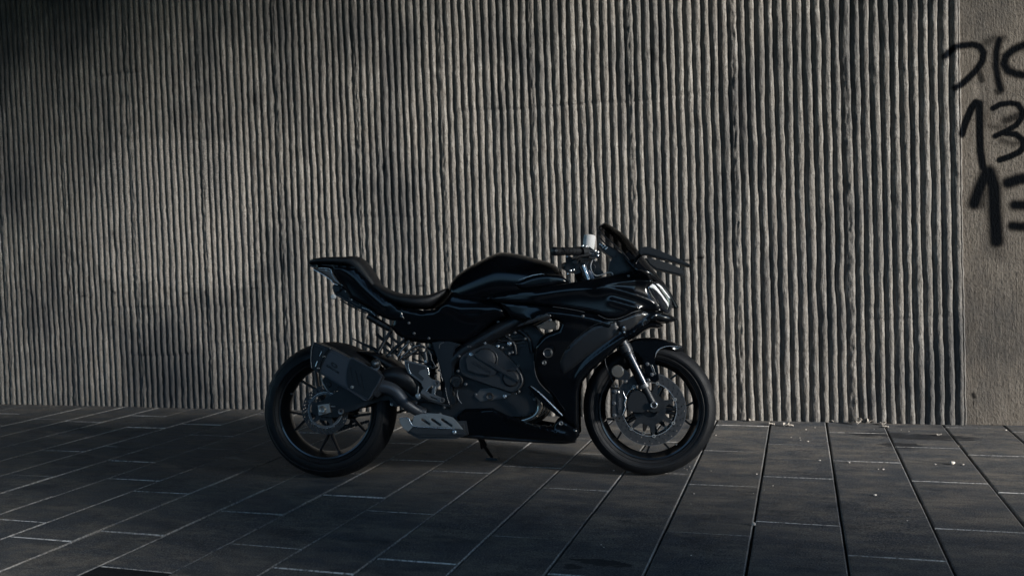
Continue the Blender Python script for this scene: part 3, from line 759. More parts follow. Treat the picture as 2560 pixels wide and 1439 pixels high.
# ================================================================= swingarm, axle, rear brake
def axle_rear():
    sa = pplate('swingarm', [(779, 1010), (800, 1004), (830, 985), (870, 965), (930, 955), (1000, 950), (1060, 965), (1128, 985), (1135, 1010), (1085, 1006), (1000, 998), (944, 1004), (900, 1020), (864, 1032), (840, 1042), (800, 1040), (780, 1032)], -.118, -.090, ENGD, BIKE, .006, sm=3)
    plate('swingarm', [(p[0], p[2]) for p in [P(u, v, .0) for u, v in [(779, 1010), (830, 985), (870, 965), (1000, 955), (1128, 985), (1135, 1010), (1000, 1003), (900, 1022), (800, 1040)]]], .105, .128, ENGD, BIKE, .006)
    tube('swingarm_cross_tube', [(.34, -.11, .36), (.34, .11, .36)], .035, ENGD, sa, 16)
    ab = pplate('axle_block', [(794, 1012), (822, 1008), (826, 1030), (796, 1038)], -.134, -.110, STEEL, BIKE, .002)
    lathe('axle_nut', [(0, -.006), (.008, -.006), (.008, -.012), (.013, -.014), (.0165, -.010), (.018, 0), (.018, .012), (0, .012)], P(806.5, 1023.5, -.134), STEEL, ab, 24, close=False)
    lathe('washer', [(.006, -.003), (.012, -.004), (.0135, 0), (.0135, .01), (.006, .01)], P(852, 1028, -.125), ALU, BIKE, 24)
    tube('chain_adjuster', [P(822, 1015, -.12), P(838, 1015, -.12)], .003, STEEL, ab, 8)
    cal = pplate('rear_brake_caliper', [(806, 948), (816, 938), (836, 938), (846, 950), (860, 962), (852, 975), (830, 976), (812, 968)], -.118, -.070, ENGD, BIKE, .004, sm=2)
    lathe('caliper_cap', [(0, -.002), (.006, -.002), (.007, -.004), (.009, -.004), (.0125, -.002), (.0135, 0), (.0135, .004), (0, .004)], P(822, 961, -.119), ENG, cal, 24, close=False)
    bolt(844, 969, -.118, .005, DARKST, cal); tube('brake_hose', [P(804, 944, -.11), P(808, 958, -.118), P(818, 975, -.118)], .0028, STEEL, cal, 8)
    lathe('swingarm_pivot', [(0, -.004), (.012, -.004), (.013, -.008), (.017, -.008), (.019, 0), (.019, .02), (0, .02)], P(1141, 957, -.135), ENGD, BIKE, 28, close=False)
axle_rear()

# ================================================================= exhaust
def exhaust():
    y0, y1 = -.205, -.125
    body = [(787, 857), (825, 870), (848, 882), (872, 895), (880, 893), (941, 927), (957, 942), (952, 954), (938, 975), (924, 996), (915, 1002), (900, 996), (867, 975), (830, 952), (796, 932), (803, 905), (812, 885)]
    can = pplate('silencer', body[1:15]+[(806, 900)], y0, y1, CAN, BIKE, .012)
    cap = pplate('silencer_end_cap', [(784, 855), (826, 870), (812, 886), (803, 908), (797, 933), (779, 921), (777, 906), (778, 880)], y0-.003, y1+.004, SATIN, can, .008)
    tube('cap_rim', [P(u, v, y0+.000) for u, v in [(784, 856), (779, 872), (777.5, 890), (777.5, 906), (779, 920)]], .0022, ALU, cap, 8)
    tube('clamp_band', [P(u, v, y0-.003) for u, v in [(828, 872), (818, 884), (810, 900), (803, 918), (799, 934)]], .0022, ENG, can, 8)
    tube('clamp_band', [P(u, v, y0-.003) for u, v in [(822, 870), (812, 882), (805, 897), (798, 915), (793, 931)]], .0016, ENG, can, 8)
    tube('cap_slot_trim', [P(793.5, 902.5, y0-.007), P(789, 916, y0-.007)], .0022, CHROME, cap, 8)
    tube('cap_slot_trim', [P(804, 878, y0-.007), P(799, 890, y0-.007)], .0012, CHROME, cap, 8)
    for u, v in ((825, 870), (807, 891), (812, 891), (793, 920), (797, 920)): bolt(u, v, y0-.008, .0022, STEEL, can)
    # black heat guard with slots on the front of the can
    g = pplate('heat_guard', [(878, 896), (941, 929), (955, 944), (948, 956), (932, 980), (921, 996), (902, 986), (870, 968), (866, 950), (867, 925), (872, 905)], y0-.005, y0+.004, SATIN, can, .003,
               holes=[[(877, 920), (879, 920), (886, 953), (884, 953)], [(890, 928), (892, 928), (899, 961), (897, 961)], [(903, 936), (905, 936), (912, 971), (910, 971)]])
    tube('guard_edge', [P(u, v, y0-.005) for u, v in [(953, 940), (945, 958), (934, 975), (923, 994), (913, 1000), (897, 990), (868, 971)]], .0042, CAN, g, 8)
    bolt(880, 967, y0-.006, .005, STEEL, g)
    mt = lathe('silencer_mount', [(0, -.006), (.005, -.006), (.006, -.009), (.012, -.009), (.018, -.004), (.0205, 0), (.0205, .02), (0, .02)], P(938, 908.5, -.19), DARKST, can, 28, close=False)
    lathe('mount_bolt', [(0, -.006), (.004, -.006), (.0075, -.002), (.008, 0), (.008, .004), (0, .004)], P(938, 908.5, -.20), CHROME, mt, 16, close=False)
    pplate('mount_lug', [(926, 918), (942, 896), (950, 906), (949, 918), (943, 927)], -.188, -.18, ALU, can, .001)
    # logo and lettering, parallel to the can's lower edge
    a_, b_ = P(812, 908, y0-.0012), P(852, 934, y0-.0012); dx = b_-a_; up = np.array([-dx[2], 0, dx[0]])
    up2 = P(834, 905, y0)-P(832, 925, y0)
    textobj('lettering', 'SUPROTOR', .0135, P(831.5, 922, y0-.0012), dx, up, BLK, can, sx=1.0, bold=.0004)
    q = P(835, 912, y0-.0012); ux = dx/np.linalg.norm(dx); uz = up/np.linalg.norm(up)
    def lp(pts): return [(q+ux*x+uz*z) for x, z in pts]
    plate('logo', [lp([(-.019, .003), (-.012, .0085), (.009, .0085), (.018, .003), (.019, -.004), (.012, -.0085), (-.008, -.0085), (-.017, -.003)]), lp([(-.007, .002), (-.003, .0042), (.006, .0042), (.008, -.001), (.005, -.0042), (-.003, -.0042)])], y0-.0014, y0-.0004, BLK, can)
    # mid pipe and collector
    tube('exhaust_pipe', [P(u, v, y) for u, v, y in [(935, 975, -.15), (955, 965, -.155), (985, 975, -.15), (1010, 1003, -.14), (1036, 1022, -.125), (1060, 1032, -.10)]], [.036, .034, .030, .027, .024, .024], CAN, BIKE, 20)
    tube('pipe_heat_shield', [P(u, v, y) for u, v, y in [(955, 945, -.14), (985, 938, -.135), (1020, 950, -.12), (1045, 980, -.11)]], [.028, .042, .046, .03], ENGD, BIKE, 18)
    # three header pipes
    for k_, (du, yy) in enumerate(((0, -.055), (9, -.02), (18, .02))):
        tube('header_pipe', [P(u+du, v, yy-.04) for u, v in [(1343, 985), (1351, 1008), (1346, 1028), (1330, 1043), (1300, 1052), (1260, 1054)]], [.0165]*6, HEAD, BIKE, 16)
    tube('collector', [P(1310, 1052, -.06), P(1240, 1056, -.06), P(1150, 1060, -.07)], [.03, .034, .03], HEAD, BIKE, 16)
    # box under the engine and its polished guard
    bx = pplate('exhaust_box', [(1016, 1052), (1165, 1052), (1170, 1086), (1138, 1097), (1048, 1098), (1018, 1082), (1004, 1062)], -.125, .10, DARKST, BIKE, .012)
    g = pplate('exhaust_guard', [(998, 1046), (1001, 1043.5), (1020, 1043.5), (1024, 1050), (1029, 1059), (1034, 1040), (1048, 1034), (1070, 1032), (1100, 1034), (1132, 1043), (1148, 1060), (1158, 1073), (1138, 1071), (1090, 1068), (1032, 1066), (1020, 1078), (1008, 1070), (999, 1056)], -.136, -.126, STEEL, bx, .003,
               holes=[[(1052, 1047), (1056, 1045), (1076, 1058), (1075, 1062), (1071, 1062), (1053, 1050)], [(1077, 1047), (1081, 1045), (1103, 1060), (1102, 1064), (1098, 1064), (1078, 1050)], [(1102, 1047), (1106, 1045), (1131, 1062), (1130, 1066), (1126, 1066), (1103, 1050)]])
    pplate('guard_lower_plate', [(1020, 1077), (1032, 1066.5), (1090, 1069), (1138, 1071.5), (1158, 1074), (1168, 1087), (1100, 1087), (1040, 1086)], -.134, -.124, DARKST, g, .004)
    tube('guard_rolled_edge', [P(u, v, -.136) for u, v in [(998, 1045), (1010, 1043.5), (1020, 1044), (1026, 1054), (1032, 1063), (1045, 1066), (1090, 1068.5), (1136, 1071)]], .0024, CHROME, g, 8)
    bolt(1136, 1080, -.136, .006, CHROME, g)
exhaust()

# ================================================================= engine and frame
def engine():
    blk = pplate('engine_block', [(1128, 870), (1160, 850), (1215, 822), (1262, 800), (1330, 812), (1372, 850), (1350, 900), (1340, 950), (1330, 985), (1352, 1008), (1344, 1040), (1300, 1046), (1240, 1046), (1150, 1050), (1120, 1046), (1046, 1034), (1030, 1020), (1040, 1000), (1090, 1000), (1120, 1015), (1132, 960), (1128, 910)], -.085, .11, ENGD, BIKE, .01)
    # cylinder fins / head details
    for k_ in range(5):
        pplate('head_fin', [(1236+k_*3, 836+k_*9), (1318-k_*2, 826+k_*9), (1320-k_*2, 829+k_*9), (1238+k_*3, 840+k_*9)], -.100, -.07, ENGD, blk, .001)
    cv = pplate('clutch_cover', [(1148, 905), (1153, 892), (1166, 880), (1176, 868), (1192, 860), (1212, 857), (1232, 863), (1250, 875), (1272, 895), (1294, 916), (1304, 932), (1309, 948), (1306, 962), (1297, 974), (1284, 980), (1262, 974), (1230, 964), (1190, 950), (1160, 938), (1151, 925)], -.135, -.08, ENG, blk, .012, sm=3)
    lathe('cover_dome', [(0, -.014), (.040, -.013), (.047, -.009), (.051, 0), (.051, .01), (0, .01)], P(1213, 898, -.136), ENG, cv, 48, close=False)
    lathe('cover_dome', [(0, -.010), (.030, -.009), (.036, -.004), (.038, 0), (.038, .01), (0, .01)], P(1277, 945, -.136), ENG, cv, 40, close=False)
    tube('cover_rim', [P(u, v, -.140) for u, v in [(1227, 873), (1238, 882), (1243, 895), (1241, 911)]], .0036, DARKST, cv, 8)
    tube('cover_rim', [P(u, v, -.134) for u, v in [(1291, 921), (1302, 938), (1305, 955), (1296, 971), (1284, 979)]], .0055, DARKST, cv, 8)
    pplate('name_plate', [(1162, 897), (1170, 888), (1184, 890), (1242, 928), (1236, 936), (1225, 940), (1190, 934), (1168, 926)], -.152, -.134, ENG, cv, .004)
    pplate('cover_blade', [(1178, 879), (1196, 886), (1250, 916), (1300, 952), (1296, 956), (1246, 928), (1192, 896)], -.156, -.134, ENG, cv, .005)
    a_, b_ = P(1174, 902, -.1532), P(1230, 934, -.1532); dx = b_-a_; up = np.array([-dx[2], 0, dx[0]])
    textobj('lettering', 'GLADIATOR', .0175, P(1203, 917.5, -.1532), dx, up, BLK, cv, sx=1.0, bold=.0003)
    lathe('output_cover', [(0, -.006), (.022, -.006), (.026, -.009), (.030, -.004), (.030, .01), (0, .01)], P(1141, 952, -.128), ENGD, blk, 32, close=False)
    pplate('sump', [(1185, 990), (1200, 972), (1232, 968), (1262, 978), (1278, 984), (1262, 994), (1230, 1000), (1200, 1003)], -.098, -.06, mat('sump_casting', (.10, .10, .10), .38, metal=.6), blk, .004)
    lathe('sump_plug', [(.008, -.002), (.014, -.004), (.017, 0), (.017, .006), (.008, .006)], P(1224, 990, -.104), DARKST, blk, 24)
    lathe('oil_filler_ring', [(.010, -.003), (.014, -.006), (.017, -.002), (.017, .004), (.010, .004)], P(1128, 985, -.10), DARKST, blk, 24)
    F_ = 4.111
    for u, v, r_ in ((430, 100, .005), (490, 165, .004), (295, 250, .007), (297, 313, .0065), (125, 352, .0055), (150, 352, .0055), (155, 437, .008), (30, 452, .005), (430, 350, .006), (475, 365, .0045), (605, 210, .005), (545, 235, .004), (710, 272, .005), (548, 325, .0075), (578, 412, .005), (545, 425, .0055), (637, 550, .005), (645, 815, .0055), (612, 838, .004), (500, 865, .0065), (203, 845, .005), (100, 740, .0055), (20, 605, .005), (240, 320, .004), (340, 215, .004), (365, 222, .0035)):
        bolt(1140+u/F_, 780+v/F_, -.137 if v > 300 and u < 500 else -.118, r_*.85, CHROME if r_ > .0055 else ALU, blk)
    tube('coolant_pipe', [P(u, v, -.12) for u, v in [(1177, 866), (1192, 855), (1204, 848), (1204, 838), (1222, 838), (1243, 822)]], .0026, STEEL, blk, 8)
    tube('hose', [P(u, v, -.11) for u, v in [(1232, 832), (1262, 838), (1285, 860), (1290, 885)]], .008, ENGD, blk, 10)
    tube('hose', [P(u, v, -.10) for u, v in [(1250, 815), (1290, 822), (1320, 845), (1330, 880)]], .010, ENGD, blk, 10)
    tube('wire_loom', [P(u, v, -.118) for u, v in [(1195, 850), (1230, 846), (1260, 852), (1300, 848)]], .004, ENGD, blk, 8)
    tube('cover_edge_pipe', [P(u, v, -.112) for u, v in [(1135, 935), (1134, 905), (1136, 875), (1142, 866), (1157, 862)]], .0016, ALU, blk, 8)
    tube('clutch_arm', [P(u, v, -.13) for u, v in [(1144, 975), (1143, 985), (1146, 997), (1154, 1008)]], .0022, ALU, blk, 8)
    # pivot plate of the frame
    fr = pplate('frame', [(1079, 856), (1098, 853), (1124, 853), (1150, 860), (1137, 871), (1134, 928), (1130, 965), (1127, 1018), (1114, 1014), (1108, 954), (1095, 904)], -.128, -.095, SATIN, BIKE, .007)
    tube('frame_edge_glint', [P(u, v, -.128) for u, v in [(1098, 870), (1100, 860), (1110, 855)]], .0016, ALU, fr, 8)  # these pale lines imitate light on the edges of the black frame
    tube('frame_edge_glint', [P(u, v, -.128) for u, v in [(1095, 905), (1100, 928), (1107, 952)]], .0014, ALU, fr, 8)
    tube('frame_edge_glint', [P(u, v, -.128) for u, v in [(1113, 968), (1118, 992), (1124, 1010)]], .0014, ALU, fr, 8)
    # main spars from the head to the pivot, under the bodywork
    for s_ in (-1, 1):
        tube('frame_spar', [(1.16, s_*.05, .80), (1.0, s_*.10, .74), (.78, s_*.115, .64), (.60, s_*.10, .52), (.56, s_*.095, .36)], [.03, .034, .034, .03, .026], SATIN, BIKE, 10)
    pplate('frame_gusset', [(1341, 815), (1374, 797), (1392, 809), (1386, 822), (1362, 824)], -.178, -.150, mat('cast_frame_alloy', (.06, .057, .052), .5, metal=.3, bump=.5, bscale=200), BIKE, .002)
    pplate('inner_panel', [(1330, 870), (1400, 870), (1425, 1034), (1396, 1030), (1352, 1008), (1328, 985)], -.09, -.08, ENGD, BIKE, .001)
    # radiator behind the front wheel
    pplate('radiator', [(1345, 850), (1420, 850), (1432, 905), (1405, 1010), (1372, 990)], -.14, .14, ENGD, BIKE, .006)
engine()

# foot peg brackets, rear sets, linkage
def rearset():
    b = pplate('footrest_bracket', [(1011, 899), (1020, 901), (1064, 912), (1068, 918), (1069, 932), (1074, 944), (1098, 954), (1100, 962), (1094, 968), (1086, 984), (1090, 988), (1108, 995), (1112, 1000), (1108, 1006), (1098, 1006), (1069, 996), (1050, 986), (1052, 978), (1058, 970), (1052, 956), (1020, 932), (1012, 915)], -.165, -.152, ALU, BIKE, .0025,
               holes=[[(1067, 976), (1077, 965), (1082, 964), (1078, 984), (1072, 982)], [(1076, 990), (1093, 996), (1092, 999), (1076, 993)]])
    pplate('heel_guard', [(1014, 903), (1062, 915), (1064, 922), (1050, 925), (1046, 932), (1060, 945), (1056, 952), (1026, 930), (1019, 918)], -.168, -.164, DARKST, b, .001)
    for pts in ([(1021, 908), (1022, 922), (1027, 934)], [(1069, 918), (1071, 926), (1073, 936)], [(1089, 965), (1087, 976), (1087, 986)], [(1065, 978), (1071, 970), (1077, 966)]):
        tube('bracket_edge', [P(u, v, -.1665) for u, v in pts], .0019, CHROME, b, 8)
    for u, v, r_ in ((1092.5, 956, .0105), (1105, 1000, .0105)):
        lathe('ring_bolt', [(.006, -.001), (.008, -.004), (r_, -.004), (r_+.0012, 0), (r_+.0012, .012), (.006, .012)], P(u, v, -.166), ALU, b, 24)
        cyl('bolt', P(u, v, -.164), .0055, .01, DARKST, b)
    pg = tube('foot_peg', [P(1045, 990, -.165), P(1047, 992, -.245)], [.011, .009], ALU, b, 12)
    lathe('peg_end', [(0, -.004), (.008, -.004), (.011, 0), (.011, .008), (0, .008)], P(1044, 988, -.245), CHROME, pg, 14, close=False)
    tube('brake_pedal', [P(1050, 985, -.17), P(1075, 1000, -.178), P(1112, 1012, -.185), P(1128, 1014, -.19)], [.006, .005, .005, .006], DARKST, b, 8)
    tube('brake_pushrod', [P(1046, 965, -.16), P(1044, 990, -.16)], .003, STEEL, b, 8)
    mcy = tube('master_cylinder', [P(1062, 880, -.15), P(1066, 905, -.15)], .010, DARKST, BIKE, 12)
    tube('brake_hose', [P(u, v, -.155) for u, v in [(1062, 880), (1066, 872), (1074, 880), (1080, 900), (1088, 915), (1084, 920), (1076, 918)]], .0032, DARKST, mcy, 8)
    lathe('fitting', [(0, -.006), (.007, -.006), (.008, 0), (.008, .006), (0, .006)], P(1065, 903, -.16), CHROME, mcy, 12, close=False)
    # left side peg, seen dark through the gap
    tube('foot_peg', [(.42, .12, .42), (.41, .25, .43)], .010, DARKST, BIKE, 10)
    cyl('linkage_bolt', P(980.5, 1009, -.10), .0085, .02, CHROME, BIKE)
rearset()

def subframe():
    sf = tube('subframe_rail', [P(978, 826, -.07), P(962, 852, -.07), P(945, 882, -.09)], [.009, .009, .009], SATIN, BIKE, 10)
    tube('subframe_rail', [P(1015, 848, -.07), P(992, 866, -.075), P(966, 892, -.09)], .0085, SATIN, sf, 10)
    tube('subframe_brace', [P(973, 838, -.07), P(1000, 861, -.075)], .006, SATIN, sf, 8)
    tube('subframe_brace', [P(955, 866, -.08), P(978, 882, -.08)], .006, SATIN, sf, 8)
    tube('subframe_brace', [P(984, 846, -.07), P(978, 872, -.08)], .0045, SATIN, sf, 8)
    tube('subframe_rail', [(.20, .07, .66), (.30, .08, .57)], .008, SATIN, BIKE, 8)
    tube('hugger_stay', [P(880, 845, -.03), P(905, 858, -.03), P(935, 872, -.04), P(950, 886, -.05), P(940, 884, -.05)], [.003, .005, .009, .012, .006], SATIN, BIKE, 10)
    hg = loft('rear_hugger', [((905, 876), (905, 880), .07), ((935, 878), (932, 890), .085), ((970, 890), (965, 915), .088), ((1010, 915), (995, 945), .088), ((1020, 950), (1005, 965), .085)], SATIN, BIKE, n=16, exp=3)
    # bright tubes of the rear set hoses and shock
    for y_, pts in ((-.115, [(994, 892), (1006, 872), (1020, 858), (1022, 850)]), (-.12, [(1000, 897), (1018, 880), (1035, 868), (1048, 864), (1058, 866)]), (-.10, [(1008, 898), (1028, 884), (1044, 876)])):
        tube('rear_hose', [P(u, v, y_) for u, v in pts], .0062, DARKST, BIKE, 10)
    for y_, pts in ((-.122, [(995, 891), (1007, 871), (1020, 859)]), (-.127, [(1001, 895), (1018, 879), (1035, 866), (1050, 862.5)]), (-.107, [(1010, 896), (1028, 882), (1040, 876)])):
        tube('hose_trim', [P(u, v, y_) for u, v in pts], .0014, CHROME, BIKE, 8)
    tube('shock_body', [(.50, 0, .62), (.45, 0, .40)], .028, ENGD, BIKE, 16)
    V = [(.50-.05*t_+.036*math.cos(t_*44), .036*math.sin(t_*44), .60-.18*t_) for t_ in np.linspace(0, 1, 120)]
    tube('shock_spring', V, .005, DARKST, BIKE, 6, sm=1)
    rs = tube('tail_canister', [P(920, 789, -.06), P(928, 794, -.06), P(950, 807, -.06), P(976, 822, -.06)], [.0145, .0165, .0165, .0150], SATIN, BIKE, 18)
    for u, v in ((946, 805), (958, 812), (967, 817)):
        lathe('canister_ring', [(.0155, -.0014), (.0178, 0), (.0155, .0014)], P(u, v, -.06), DARKST, rs, 20, axis=P(970, 819, -.06)-P(930, 795, -.06))
    for y_, pts, r_ in ((-.09, [(1000, 868), (1020, 880), (1040, 884), (1062, 880)], .005), (-.10, [(985, 880), (1004, 896), (1016, 900)], .006), (-.08, [(1022, 852), (1044, 872), (1060, 896), (1064, 920)], .0045), (-.12, [(1030, 895), (1046, 902), (1064, 905)], .004), (-.06, [(1040, 858), (1062, 868), (1086, 872)], .006)):
        tube('linkage', [P(u, v, y_) for u, v in pts], r_, ENGD, BIKE, 8)
    for u, v, y_ in ((1001, 881, -.12), (975, 888, -.11), (1027, 860, -.10), (1008, 845, -.09), (1035, 833, -.11), (1022, 807, -.11), (1072, 845, -.13), (1062, 868, -.11), (1087, 916, -.14), (1040, 1006, -.12), (1062, 1034, -.13), (1100, 1034, -.128), (1110, 1018, -.135), (1098, 925, -.135)):
        bolt(u, v, y_, .0042, ALU, BIKE)
    # number plate hanger and the small fittings below the tail
    hb = pplate('plate_hanger', [(830, 716), (842, 712), (862, 722), (880, 738), (905, 755), (932, 774), (944, 786), (940, 790), (918, 782), (890, 768), (862, 752), (846, 742), (834, 732)], -.03, .03, SATIN, BIKE, .003)
    for pts, m_ in (([(846, 738), (868, 750), (880, 748)], ALU), ([(856, 752), (880, 764), (905, 774), (918, 780)], DARKST), ([(872, 744), (880, 754), (899, 764), (899, 757)], ALU), ([(905, 768), (925, 776), (938, 788)], CHROME), ([(850, 748), (868, 760), (895, 774), (917, 783)], ENGD)):
        tube('hanger_bracket', [P(u, v, -.035) for u, v in pts], .0024, m_, hb, 8)
    for u, v in ((865, 727), (876, 739), (880, 748), (853, 718), (833, 718)): bolt(u, v, -.04, .0038, CHROME, hb)
    ti = tube('tail_indicator', [P(844, 730, -.05), P(840, 736, -.10), P(836, 740, -.15), P(832, 743, -.17)], [.004, .006, .009, .009], SATIN, BIKE, 10)
    lathe('indicator_lens', [(0, -.012), (.008, -.010), (.0115, -.003), (.0115, .006), (0, .006)], P(833.5, 741.5, -.172), WHITE, ti, 14, axis=(.1, 1, -.1), close=False)
    _q = [P(844, 730, -.05), P(840, 736, -.10), P(836, 740, -.15)]
    tube('tail_indicator', [q*np.array([1, -1, 1]) for q in _q], [.004, .006, .009], SATIN, BIKE, 10)
    pplate('rear_bracket', [(832, 712), (840, 708), (852, 716), (848, 728), (838, 728), (830, 720)], -.05, .05, ENGD, BIKE, .003)
subframe()

# ================================================================= bodywork
def body():
    tank = loft('fuel_tank', [((1124, 718), (1126, 745), .045, .4), ((1129, 710), (1132, 760), .075, .35), ((1142, 691), (1146, 770), .095, .35), ((1173, 668.5), (1178, 775), .118, .38), ((1204, 652), (1210, 775), .135, .42), ((1233, 638), (1238, 775), .148, .45), ((1254, 632), (1260, 775), .152, .46), ((1279, 633.5), (1284, 775), .155, .46), ((1308, 638.5), (1310, 770), .155, .45), ((1340, 647), (1340, 765), .150, .45), ((1371, 655.5), (1370, 760), .140, .45), ((1392, 666), (1392, 750), .125, .45), ((1404, 681), (1406, 740), .11, .4), ((1416, 703), (1418, 735), .08, .4)], GLOSS, n=40, exp=2.5, sub=5)
    tube('tank_rim_strip', [P(u, v, -.03) for u, v in [(1254, 634), (1279, 635), (1300, 638), (1330, 646), (1352, 655), (1365, 668)]], .0032, SATIN, tank, 8)
    both('tank_cover', [(1287, 706), (1308, 697), (1325, 690.5), (1345, 686), (1362, 684.5), (1385, 685), (1404, 688), (1418, 700), (1427, 707), (1395, 713), (1350, 720), (1310, 724), (1290, 716)], lambda x, z: .150-.25*max(0, x-1.05), GLOSS, BIKE, off=.012, rnd=.016, drop=.012, sm=2, step=.008)
    tube('cover_crease_glint', [Pw(u, v, lambda x, z: .150-.25*max(0, x-1.05), -1, .010) for u, v in [(1297, 699.5), (1312, 694.5), (1330, 688.5), (1346, 685.5), (1361, 684)]], [.0006, .0016, .0018, .0016, .0006], CHROME, tank, 6)  # thin polished line imitates the highlight on the cover's crease
    # seat
    seat = loft('rider_seat', [((941, 703), (936, 716), .075), ((946, 707), (942, 724), .082), ((963, 717), (957, 737), .095), ((990, 729), (985, 756), .112), ((1020, 735.5), (1015, 766), .128), ((1058, 738), (1050, 773), .130), ((1080, 736.5), (1082, 771), .118), ((1100, 729), (1106, 756), .095), ((1116, 722), (1119, 740), .072), ((1125, 720), (1126, 728), .05)], SEATM, n=28, exp=2.6)
    ps = loft('pillion_seat', [((778, 657), (778, 661.5), .035), ((783, 651.5), (783, 662), .055), ((795, 647.5), (795, 662), .070), ((815, 644.5), (815, 662.5), .080), ((845, 643.5), (845, 664), .088), ((872, 643.5), (872, 667), .092), ((884, 641.5), (880, 669), .094), ((899, 643), (889, 676), .094), ((913, 652), (900, 690), .092), ((927, 671), (914, 703), .090), ((943, 697), (930, 716), .086), ((948, 709), (940, 722), .08)], SEATM, n=28, exp=2.8)
    # tail cowl and side cover
    both('tail_cowl', [(775, 663), (790, 660), (830, 661.5), (872, 665.5), (889, 668), (908, 687), (930, 713), (957, 735), (985, 756), (1005, 775), (1014, 803), (990, 802), (971, 799), (943, 787), (932, 776), (903, 760), (874, 745), (861, 722), (857, 714), (845, 700), (834, 684), (828, 671), (811, 669), (794, 669), (782, 667)], WT, GLOSS, BIKE, rnd=.010, drop=.010, step=.010, t=.01,
         creases=[([(845, 668), (880, 690), (915, 725), (960, 765)], .006, .02)])
    both('tail_trim', [(800, 660), (830, 661.5), (872, 665.5), (889, 668), (886, 671), (860, 668.5), (828, 665), (806, 663)], WT, GLOSS, BIKE, off=.004, rnd=.003, drop=.003, step=.006)
    loft('tail_underside', [((778, 662), (779, 666), .03), ((800, 662), (805, 681), .055), ((830, 663), (838, 702), .065), ((860, 668), (862, 722), .07), ((900, 690), (905, 758), .075), ((950, 735), (945, 784), .08), ((1000, 765), (1000, 800), .085)], SATIN, n=16, exp=4)
    both('tail_light', [(777, 664.5), (794, 669.5), (811, 669.5), (828, 671.5), (834, 684), (847, 703), (857, 714), (842, 711), (832, 706), (826, 699), (807, 685), (788, 675)], WT, LAMPG, BIKE, off=-.002, rnd=.006, drop=.006, step=.006)
    tube('tail_light_rim', [Pw(u, v, WT, -1, .000) for u, v in [(783, 673), (800, 682), (815, 691), (827, 700), (834, 708), (844, 712)]], .0016, CHROME, BIKE, 6)
    tube('tail_light_rim', [Pw(u, v, WT, -1, .000) for u, v in [(796, 670), (813, 670), (826, 673), (830, 682)]], .0015, CHROME, BIKE, 6)
    both('side_cover', [(985, 757), (1020, 768), (1050, 775), (1083, 773), (1108, 756), (1121, 735), (1127, 728), (1150, 735), (1200, 742), (1240, 752), (1262, 772), (1262, 792), (1230, 803), (1210, 820), (1190, 838), (1160, 858), (1120, 860), (1079, 859), (1050, 857), (1010, 850), (988, 834), (976, 818), (982, 795), (982, 775)], WT, GLOSS, BIKE, off=-.006, rnd=.02, drop=.016, step=.012, t=.012,
         creases=[([(1100, 758), (1140, 770), (1200, 772), (1245, 768)], .007, .02), ([(1150, 786), (1185, 793), (1215, 785), (1250, 778)], .006, .014)])
    # main fairing
    up = [(1215, 745), (1240, 736), (1290, 727), (1327, 721), (1371, 714), (1425, 706), (1475, 697), (1527, 688), (1560, 681), (1588, 674), (1604, 672), (1622, 684), (1636, 704), (1631, 707), (1622, 714.5), (1621.5, 721), (1629, 736), (1640, 752), (1649, 766), (1656, 778), (1650, 779), (1638, 777), (1609, 773.5), (1598, 774.5), (1582, 780), (1560, 790), (1538, 796), (1515, 795), (1492, 785), (1460, 778), (1420, 772), (1382, 766), (1330, 760), (1290, 758), (1240, 756)]
    both('upper_fairing', up, WF, GLOSS, BIKE, rnd=.012, drop=.010, step=.009, t=.006,
         creases=[([(1500, 712), (1560, 703), (1610, 700), (1638, 706)], .008, .012), ([(1480, 722), (1530, 722), (1580, 735), (1620, 750), (1648, 764)], .010, .016), ([(1340, 738), (1420, 726), (1500, 722)], .006, .022), ([(1530, 752), (1565, 762), (1600, 772)], .008, .012)])
    lo = [(1240, 750), (1290, 752), (1382, 764), (1460, 775), (1500, 783), (1538, 790), (1582, 776), (1609, 770), (1650, 778), (1672, 786), (1694, 797), (1691, 801), (1668, 806), (1640, 801), (1628, 801), (1595, 827), (1559, 854), (1525, 885), (1498, 908), (1476, 928), (1462, 944), (1450, 960), (1446, 985), (1446, 1020), (1447, 1076), (1425, 1063), (1405, 1046), (1400, 1030), (1375, 986), (1356, 968), (1342, 945), (1335, 920), (1334, 900), (1336, 870), (1350, 845), (1366, 832), (1395, 822), (1402, 806), (1376, 792), (1345, 803), (1310, 806), (1275, 792)]
    both('lower_fairing', lo, WF, GLOSS, BIKE, off=-.014, rnd=.016, drop=.014, step=.011, t=.006,
         creases=[([(1640, 788), (1600, 820), (1550, 850), (1500, 885), (1465, 915), (1440, 950)], .012, .016), ([(1330, 800), (1380, 785), (1430, 790), (1480, 800), (1520, 812)], .010, .02)])
    tube('fairing_edge_highlight', [Pw(u, v, WF, -1, -.018) for u, v in [(1334.5, 902), (1337, 925), (1343, 946), (1356, 965), (1374, 982)]], .0016, ALU, BIKE, 6)
    both('fairing_vent', [(1540, 800), (1580, 784), (1604, 778), (1625, 784), (1600, 806), (1575, 828), (1552, 830), (1546, 815)], WF, mat('vent_inner', (.012, .012, .013), .30, coat=.6), BIKE, off=-.008, rnd=.006, drop=.006, step=.009)
    both('winglet', [(1492, 786), (1515, 796), (1538, 797.5), (1560, 791), (1582, 781), (1600, 775.5), (1610, 776), (1584, 785), (1562, 795), (1540, 801), (1514, 800)], WF, GLOSS, BIKE, off=.006, rnd=.004, drop=.004, step=.008)
    tube('winglet_edge_highlight', [Pw(u, v, WF, -1, .008) for u, v in [(1495, 786.5), (1515, 796), (1538, 797), (1560, 790.5), (1582, 780.5), (1600, 775)]], .0009, ALU, BIKE, 6)  # pale line painted in as the highlight along this edge
